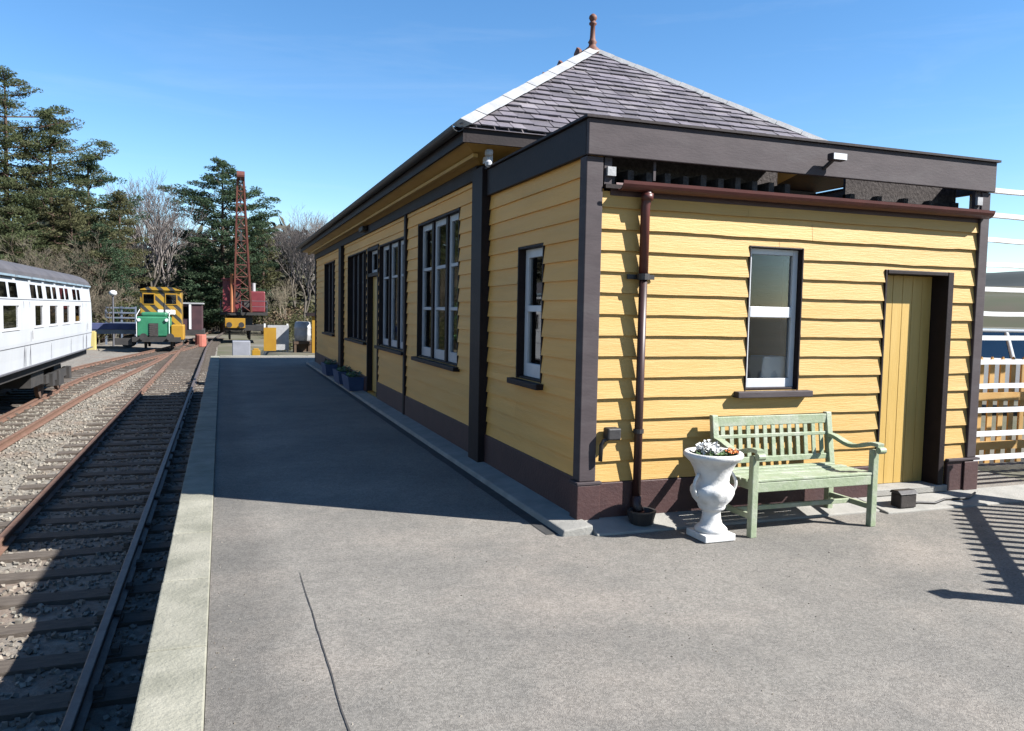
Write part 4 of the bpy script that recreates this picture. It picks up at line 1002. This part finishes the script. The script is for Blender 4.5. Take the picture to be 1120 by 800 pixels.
BROWNB = M('dead_bracken', (.17, .115, .065), (.22, .16, .10), scale=.8, rough=.9, island=.35)

def tuft(m, c, rx, rz, n, size, r, flat=.7):
    for k in range(n):
        while True:
            q = Vector((r.uniform(-1, 1), r.uniform(-1, 1), r.uniform(-1, 1)))
            if q.length <= 1: break
        p = Vector((c.x + q.x * rx, c.y + q.y * rx, c.z + q.z * rz))
        d = Vector((r.gauss(0, 1), r.gauss(0, 1), r.gauss(0, flat))).normalized(); u = d.orthogonal().normalized()
        ang = r.uniform(0, 6.28); v = d.cross(u); a = u * math.cos(ang) + v * math.sin(ang); b = d
        s = size * r.uniform(.6, 1.3)
        m.add([p - b * s - a * s * .28, p - b * s * .2 + a * s * .32, p + b * s, p + b * s * .1 - a * s * .36], [(0, 1, 2, 3)])
def pine(x, y, H, cb, cr, seed, label, needle=NEEDLE, cat='tree', z0=None, shape='pads', nb=46, dens=1.0, lean=0, group=None, leaf=.20, bark=None):
    r = random.Random(seed); z0 = ground_z(x, y) - .05 if z0 is None else z0
    t = thing('pine_tree', (x, y, z0), label, cat, group, local=True)
    trunk = MB(); pts = []; nseg = 10; R0 = H * .013 + .06
    for i in range(nseg + 1):
        s = i / nseg; pts.append(Vector((lean * s * s + .25 * wob(s * 2, seed), .25 * wob(s * 2, seed + 9), H * .985 * s)))
    trunk.tube(pts, [R0 * (1 - .9 * i / nseg) + .02 for i in range(nseg + 1)], 8)
    def tp(s):
        f = s * nseg; i = min(int(f), nseg - 1); return pts[i].lerp(pts[i + 1], f - i)
    crown = MB(); limbs = MB(); ga = 0
    for k in range(nb):
        s = cb + (1 - cb) * ((k + r.random() * .7) / nb)
        rel = (s - cb) / (1 - cb)
        if shape == 'pads': ext = cr * (.64 + .5 * math.sin(math.pi * min(1, rel * .9 + .12))) * (1 - .55 * max(0, rel - .7) / .3) * r.uniform(.55, 1.1)
        else: ext = cr * (1 - rel) ** .75 * r.uniform(.65, 1.1) + .5
        ga += 2.4 + r.uniform(-.4, .4)
        base = tp(s); rise = (.35 if shape == 'pads' else .12) * ext * r.uniform(.2, 1.2) - (0 if rel > .3 else .15 * ext)
        tip = base + Vector((math.cos(ga) * ext, math.sin(ga) * ext, rise)); mid = base.lerp(tip, .5) + Vector((0, 0, -.06 * ext))
        limbs.tube([base, mid, tip], [R0 * .28 * (1 - .7 * rel) + .015, R0 * .15 + .012, .015], 4, cap=False)
        ncl = max(2, int(ext / .62))
        for j in range(ncl):
            f = .3 + .7 * (j + r.random() * .5) / ncl
            c = base.lerp(mid, f * 2) if f < .5 else mid.lerp(tip, f * 2 - 1)
            side = Vector((-math.sin(ga), math.cos(ga), 0)) * r.gauss(0, .26 * ext)
            tuft(crown, c + side + Vector((0, 0, .12)), r.uniform(.6, 1.1) * (.6 + .1 * ext), r.uniform(.2, .36), int(34 * dens), leaf, r)
    tuft(crown, tp(1.0), .5, .4, int(50 * dens), leaf, r)
    trunk.build('trunk', bark or BARK, t, smooth=True); limbs.build('limbs', bark or BARK, t, fix=False); crown.build('crown', needle, t, fix=False)
    return t
def bare(x, y, H, seed, label, twig=TWIG, group='bare winter trees behind the yard', spread=.5, depth=7, name='bare_tree'):
    r = random.Random(seed); z0 = ground_z(x, y) - .05
    t = thing(name, (x, y, z0), label, 'tree', group, local=True)
    tr_ = MB(); tw = MB()
    def grow(p, d, L_, rad, k):
        q = p + d * L_; mid = p.lerp(q, .5) + Vector((r.gauss(0, .05), r.gauss(0, .05), 0)) * L_
        (tr_ if k < 2 else tw).tube([p, mid, q], [rad, rad * .85, rad * .68], 6 if k < 2 else 3, cap=False)
        if k >= depth: return
        n = 3 if k < 2 else r.choice((2, 3, 3))
        for i in range(n):
            ax = d.orthogonal().normalized(); ax.rotate(Matrix.Rotation(6.28 * (i + r.random() * .8) / n, 3, d).to_quaternion())
            nd = (d + ax * spread * r.uniform(.5, 1.3) + Vector((0, 0, .12))).normalized()
            f = 1.0 if i == 0 else r.uniform(.55, 1.0)
            grow(p.lerp(q, f), nd, L_ * r.uniform(.62, .86), max(rad * .62, .012), k + 1)
    grow(Vector((0, 0, 0)), Vector((r.gauss(0, .04), r.gauss(0, .04), 1)).normalized(), H * .335, H * .012 + .04, 0)
    tr_.build('trunk', BARKG, t, smooth=True, fix=False); tw.build('twigs', twig, t, fix=False)
    return t
def px_at(px, py_depth):  # ground position seen in direction px (photo column) at forward depth
    xc = (px - 560) / 870.8 * py_depth
    return (.3424 * py_depth + .9395 * xc, .9371 * py_depth - .3419 * xc)

# tall Scots pines on the left
for (px, dep, H, cb, cr, sd, lab, nd, sh) in (
    (12, 60, 19.9, .50, 4.4, 11, 'tallest scots pine with a flat open top at the far left', NEEDLE, 'pads'),
    (60, 62, 17.4, .40, 4.4, 12, 'scots pine with broad dark pads beside the tallest pine', NEEDLE, 'pads'),
    (100, 65, 14.7, .26, 3.8, 13, 'mid height scots pine stepping down towards the bare trees', NEEDLE2, 'pads'),
    (36, 66, 13.2, .25, 3.9, 14, 'shorter dark pine standing below the tallest pine', NEEDLE3, 'pads'),
    (-32, 58, 17.5, .35, 3.9, 15, 'scots pine cut off by the left edge of the view', NEEDLE, 'pads'),
    (134, 63, 11.6, .10, 3.3, 16, 'olive green bushy conifer just left of the locomotive', NEEDLE3, 'cone')):
    x, y = px_at(px, dep); pine(x, y, H, cb, cr, sd, lab, nd, shape=sh, nb=36, dens=4.2, leaf=.105)
for (px, dep, H, cb, cr, sd, lab, nd) in (
    (78, 60, 10.6, .18, 3.4, 17, 'low olive pine filling the gap under the broad pads of its neighbour', NEEDLE3),
    (18, 57, 9.6, .22, 3.2, 18, 'low dark pine in front of the tallest pine trunk', NEEDLE),
    (112, 60, 8.8, .12, 3.0, 19, 'short dark pine between the coach end and the globe lamp', NEEDLE2)):
    x, y = px_at(px, dep); pine(x, y, H, cb, cr, sd, lab, nd, shape='pads', nb=34, dens=4.0, leaf=.105)
# the big dark pine behind the crane
x, y = px_at(244, 84); pine(x, y, 18.0, .08, 5.7, 21, 'big dark green pine rising behind the crane jib', NEEDLE2, nb=80, dens=3.2, leaf=.14)
x, y = px_at(288, 88); pine(x, y, 12.2, .06, 3.0, 22, 'lower olive pine close right of the crane', NEEDLE3, shape='cone', nb=50)
x, y = px_at(216, 82); pine(x, y, 7.6, .10, 3.2, 23, 'low spreading dark conifer behind the locomotive cab', NEEDLE2, nb=36)
x, y = px_at(8, 50); pine(x, y, 5.2, .05, 2.2, 24, 'young bright green conifer behind the coach roof', M('fresh_needles', (.03, .09, .03), (.05, .12, .04), scale=.9, island=.3), shape='cone', nb=30)

# bare trees: four grown, the rest copies
b0 = bare(*px_at(166, 74), 13.2, 31, 'tall pale bare tree between the pines and the crane', TWIGP)
b1 = bare(*px_at(322, 92), 12.6, 32, 'pale bare tree close to the left end of the station roof', TWIGP, spread=.42)
b2 = bare(*px_at(108, 58), 6.6, 33, 'brown bare tree in front of the left pines', TWIG)
b3 = bare(*px_at(58, 53), 5.6, 34, 'small brown bare tree rising over the coach roof', TWIG, spread=.6)
k = 0
for (px, dep, s, src) in ((146, 72, 1.3, b2), (150, 86, 1.0, b0), (182, 80, .95, b1), (198, 96, .9, b0), (305, 100, .92, b0), (335, 84, .85, b1), (346, 96, 1.0, b0), (312, 80, .7, b2), (330, 104, .9, b1), (20, 64, .8, b2), (45, 72, 1.0, b2), (78, 74, 1.0, b2), (118, 76, 1.05, b3), (92, 56, .62, b3), (128, 56, .62, b3), (-15, 70, 1.0, b2), (210, 104, .8, b1), (175, 66, .6, b3), (360, 110, 1.0, b0), (2, 54, .55, b3), (30, 54, .6, b3)):
    c = copy_tree(src); x, y = px_at(px, dep); c.location = (x, y, ground_z(x, y) - .05); c.rotation_euler.z = k * 1.7; c.scale = (s, s, s)
    c['label'] = 'bare brown tree in the thicket behind the yard'; k += 1
# undergrowth bushes
def bush(seed, mat, label, name='bush'):
    r = random.Random(seed); t = thing(name, (0, 0, 0), label, 'bush', 'bushes at the foot of the trees', local=True)
    f = MB(); s_ = MB()
    for k in range(16):
        a = r.uniform(0, 6.28); q = Vector((math.cos(a) * r.uniform(.2, 1.3), math.sin(a) * r.uniform(.2, 1.3), r.uniform(.5, 2.0)))
        s_.tube([(q.x * .2, q.y * .2, 0), q * .6, q], [.03, .02, .01], 4, cap=False); tuft(f, q, r.uniform(.4, .75), r.uniform(.35, .6), 46, .13, r, 1)
    s_.build('stems', BARKG, t, fix=False); f.build('foliage', mat, t, fix=False); return t
q0 = bush(41, BUSH, 'green and brown bush at the foot of the trees'); q1 = bush(42, BROWNB, 'green and brown bush at the foot of the trees'); q2 = bush(43, NEEDLE3, 'green and brown bush at the foot of the trees')
spots = [(px, dep) for px, dep in ((4, 52), (20, 56), (36, 50), (50, 58), (66, 54), (80, 60), (94, 55), (108, 64), (122, 68), (138, 74), (152, 78), (168, 72), (180, 84), (194, 78), (206, 90), (222, 86), (236, 92), (272, 92), (288, 84), (300, 80), (312, 74), (322, 86), (334, 78), (345, 72), (-12, 52), (28, 62), (58, 66), (88, 70), (118, 78), (146, 88), (172, 92), (200, 98), (260, 98), (308, 96), (340, 92))]
for i, (px, dep) in enumerate(spots):
    src = (q0, q1, q2)[(i * 7 + i // 3) % 3]
    c = src if not src.get('_used') else copy_tree(src)
    src['_used'] = 1; x, y = px_at(px, dep); s = .9 + .8 * ((i * 37) % 10) / 10
    c.location = (x, y, ground_z(x, y) - .1); c.rotation_euler.z = i * 2.1; c.scale = (s * 1.15, s * 1.15, s)
# green shrub past the platform end
sh = copy_tree(q0); sh.location = (2.25, 31.2, -.3); sh.scale = (.45, .45, .5); sh['label'] = 'small green shrub beside the white barrier board'; del sh['group']; sh['category'] = 'shrub'
# far woods and hills
WOOD = M('far_wood', (.085, .075, .055), (.055, .065, .035), scale=.08, rough=.95, island=.3, c3=(.12, .11, .06), scale3=.03, amt3=.7)
wd = MB(); r = random.Random(77)
for k in range(8000):
    a = r.uniform(-.75, .42); d = r.uniform(100, 150); x = d * math.sin(a); y = d * math.cos(a)
    if .15 < a and d < 125: continue
    h = (11.5 if a < .1 else 9.5) * (1 + .5 * wob(a * 9, 3)); tuft(wd, Vector((x, y, ground_z(x, y) + h * (.02 + r.random() ** 1.35))), 1.8, 1.1, 5, .95, r, 1)
tag(wd.build('far_wood', WOOD, fix=False), 'far off brown and green wood closing the view', 'wood', kind='stuff')
def hill(name, cx, cy, w, d, h, mat, label, rot):
    m = MB(); n = 40
    for j in range(n + 1):
        for i in range(n + 1):
            u, v = i / n * 2 - 1, j / n * 2 - 1
            z = h * max(0, 1 - u * u) ** .7 * max(0, 1 - v * v) * (1 + .25 * wob(u * 4, v * 4, h)) - 2
            X, Y = u * w, v * d; m.v.append((cx + X * math.cos(rot) - Y * math.sin(rot), cy + X * math.sin(rot) + Y * math.cos(rot), z))
    for j in range(n):
        for i in range(n): m.f.append((j * (n + 1) + i, j * (n + 1) + i + 1, (j + 1) * (n + 1) + i + 1, (j + 1) * (n + 1) + i))
    return tag(m.build(name, mat, smooth=True, fix=False), label, 'hill', kind='structure')
hill('hill', 230, 170, 190, 70, 12.5, M('moor_hill', (.09, .10, .035), (.12, .095, .055), scale=.05, rough=.95, c3=(.06, .085, .03), scale3=.03, amt3=.8), 'low brown and green hill beyond the car park', R(-50))
hill('distant_hill', 640, 470, 520, 160, 44, M('distant_hill_green', (.035, .055, .06), (.05, .07, .075), scale=.02, rough=.95), 'distant dark blue green hill on the horizon', R(-52))

# ------------------------------------------------------------------ camera, sun, sky
cam = bpy.data.cameras.new('camera'); co = bpy.data.objects.new('camera', cam); col.objects.link(co)
Rm = ((.93955098, -.34188898, .01886479), (-.00542483, -.06995022, -.99753573), (.34236607, .93713334, -.06757649))
mat = Matrix(((Rm[0][0], -Rm[1][0], -Rm[2][0], 0), (Rm[0][1], -Rm[1][1], -Rm[2][1], 0), (Rm[0][2], -Rm[1][2], -Rm[2][2], 1.6), (0, 0, 0, 1)))
co.matrix_world = mat; cam.lens = 27.99; cam.sensor_width = 36; cam.sensor_fit = 'HORIZONTAL'; cam.clip_end = 4000; cam.clip_start = .05
scene.camera = co
sd = Vector((1.0, -.67, 1.0)).normalized()
sun = bpy.data.lights.new('sun', 'SUN'); sun.energy = 5.0; sun.angle = R(.53); sun.color = (1, .975, .93)
so = bpy.data.objects.new('sun', sun); col.objects.link(so); so.rotation_euler = sd.to_track_quat('Z', 'Y').to_euler(); so.location = sd * 60
w = bpy.data.worlds.new('World'); scene.world = w; w.use_nodes = True
nt = w.node_tree; bg = nt.nodes['Background']; sk = nt.nodes.new('ShaderNodeTexSky'); sk.sky_type = 'NISHITA'; sk.sun_disc = False
sk.sun_elevation = math.asin(sd.z); sk.sun_rotation = math.atan2(sd.x, sd.y); sk.altitude = 300; sk.air_density = 1.0; sk.dust_density = .1; sk.ozone_density = 3.0
hs = nt.nodes.new('ShaderNodeHueSaturation'); hs.inputs['Saturation'].default_value = 1.22
nt.links.new(sk.outputs[0], hs.inputs['Color']); wtc = nt.nodes.new('ShaderNodeTexCoord'); wmp = nt.nodes.new('ShaderNodeMapping'); wmp.inputs['Scale'].default_value = (1.6, 2.2, 13); wmp.inputs['Rotation'].default_value = (.05, .06, .3)
wn = nt.nodes.new('ShaderNodeTexNoise'); wn.inputs['Scale'].default_value = 1.7; wn.inputs['Detail'].default_value = 7; wn.inputs['Roughness'].default_value = .6; wn.inputs['Distortion'].default_value = .5
nt.links.new(wtc.outputs['Generated'], wmp.inputs['Vector']); nt.links.new(wmp.outputs['Vector'], wn.inputs['Vector'])
wr = nt.nodes.new('ShaderNodeMapRange'); wr.inputs['From Min'].default_value = .52; wr.inputs['From Max'].default_value = .82; wr.inputs['To Max'].default_value = .09
nt.links.new(wn.outputs['Fac'], wr.inputs['Value'])
wm = nt.nodes.new('ShaderNodeMix'); wm.data_type = 'RGBA'; wm.inputs[7].default_value = (5.2, 5.6, 6.0, 1)
nt.links.new(wr.outputs['Result'], wm.inputs['Factor']); nt.links.new(hs.outputs[0], wm.inputs[6]); nt.links.new(wm.outputs[2], bg.inputs['Color']); bg.inputs['Strength'].default_value = .062
vs = scene.view_settings; vs.view_transform = 'Standard'; vs.look = 'None'; vs.exposure = 1.75; vs.gamma = 1.0; vs.use_curve_mapping = False
scene.cycles.max_bounces = 8; scene.cycles.transparent_max_bounces = 16
for o in bpy.data.objects:
    for kx in ('_local', '_used'):
        if kx in o: del o[kx]
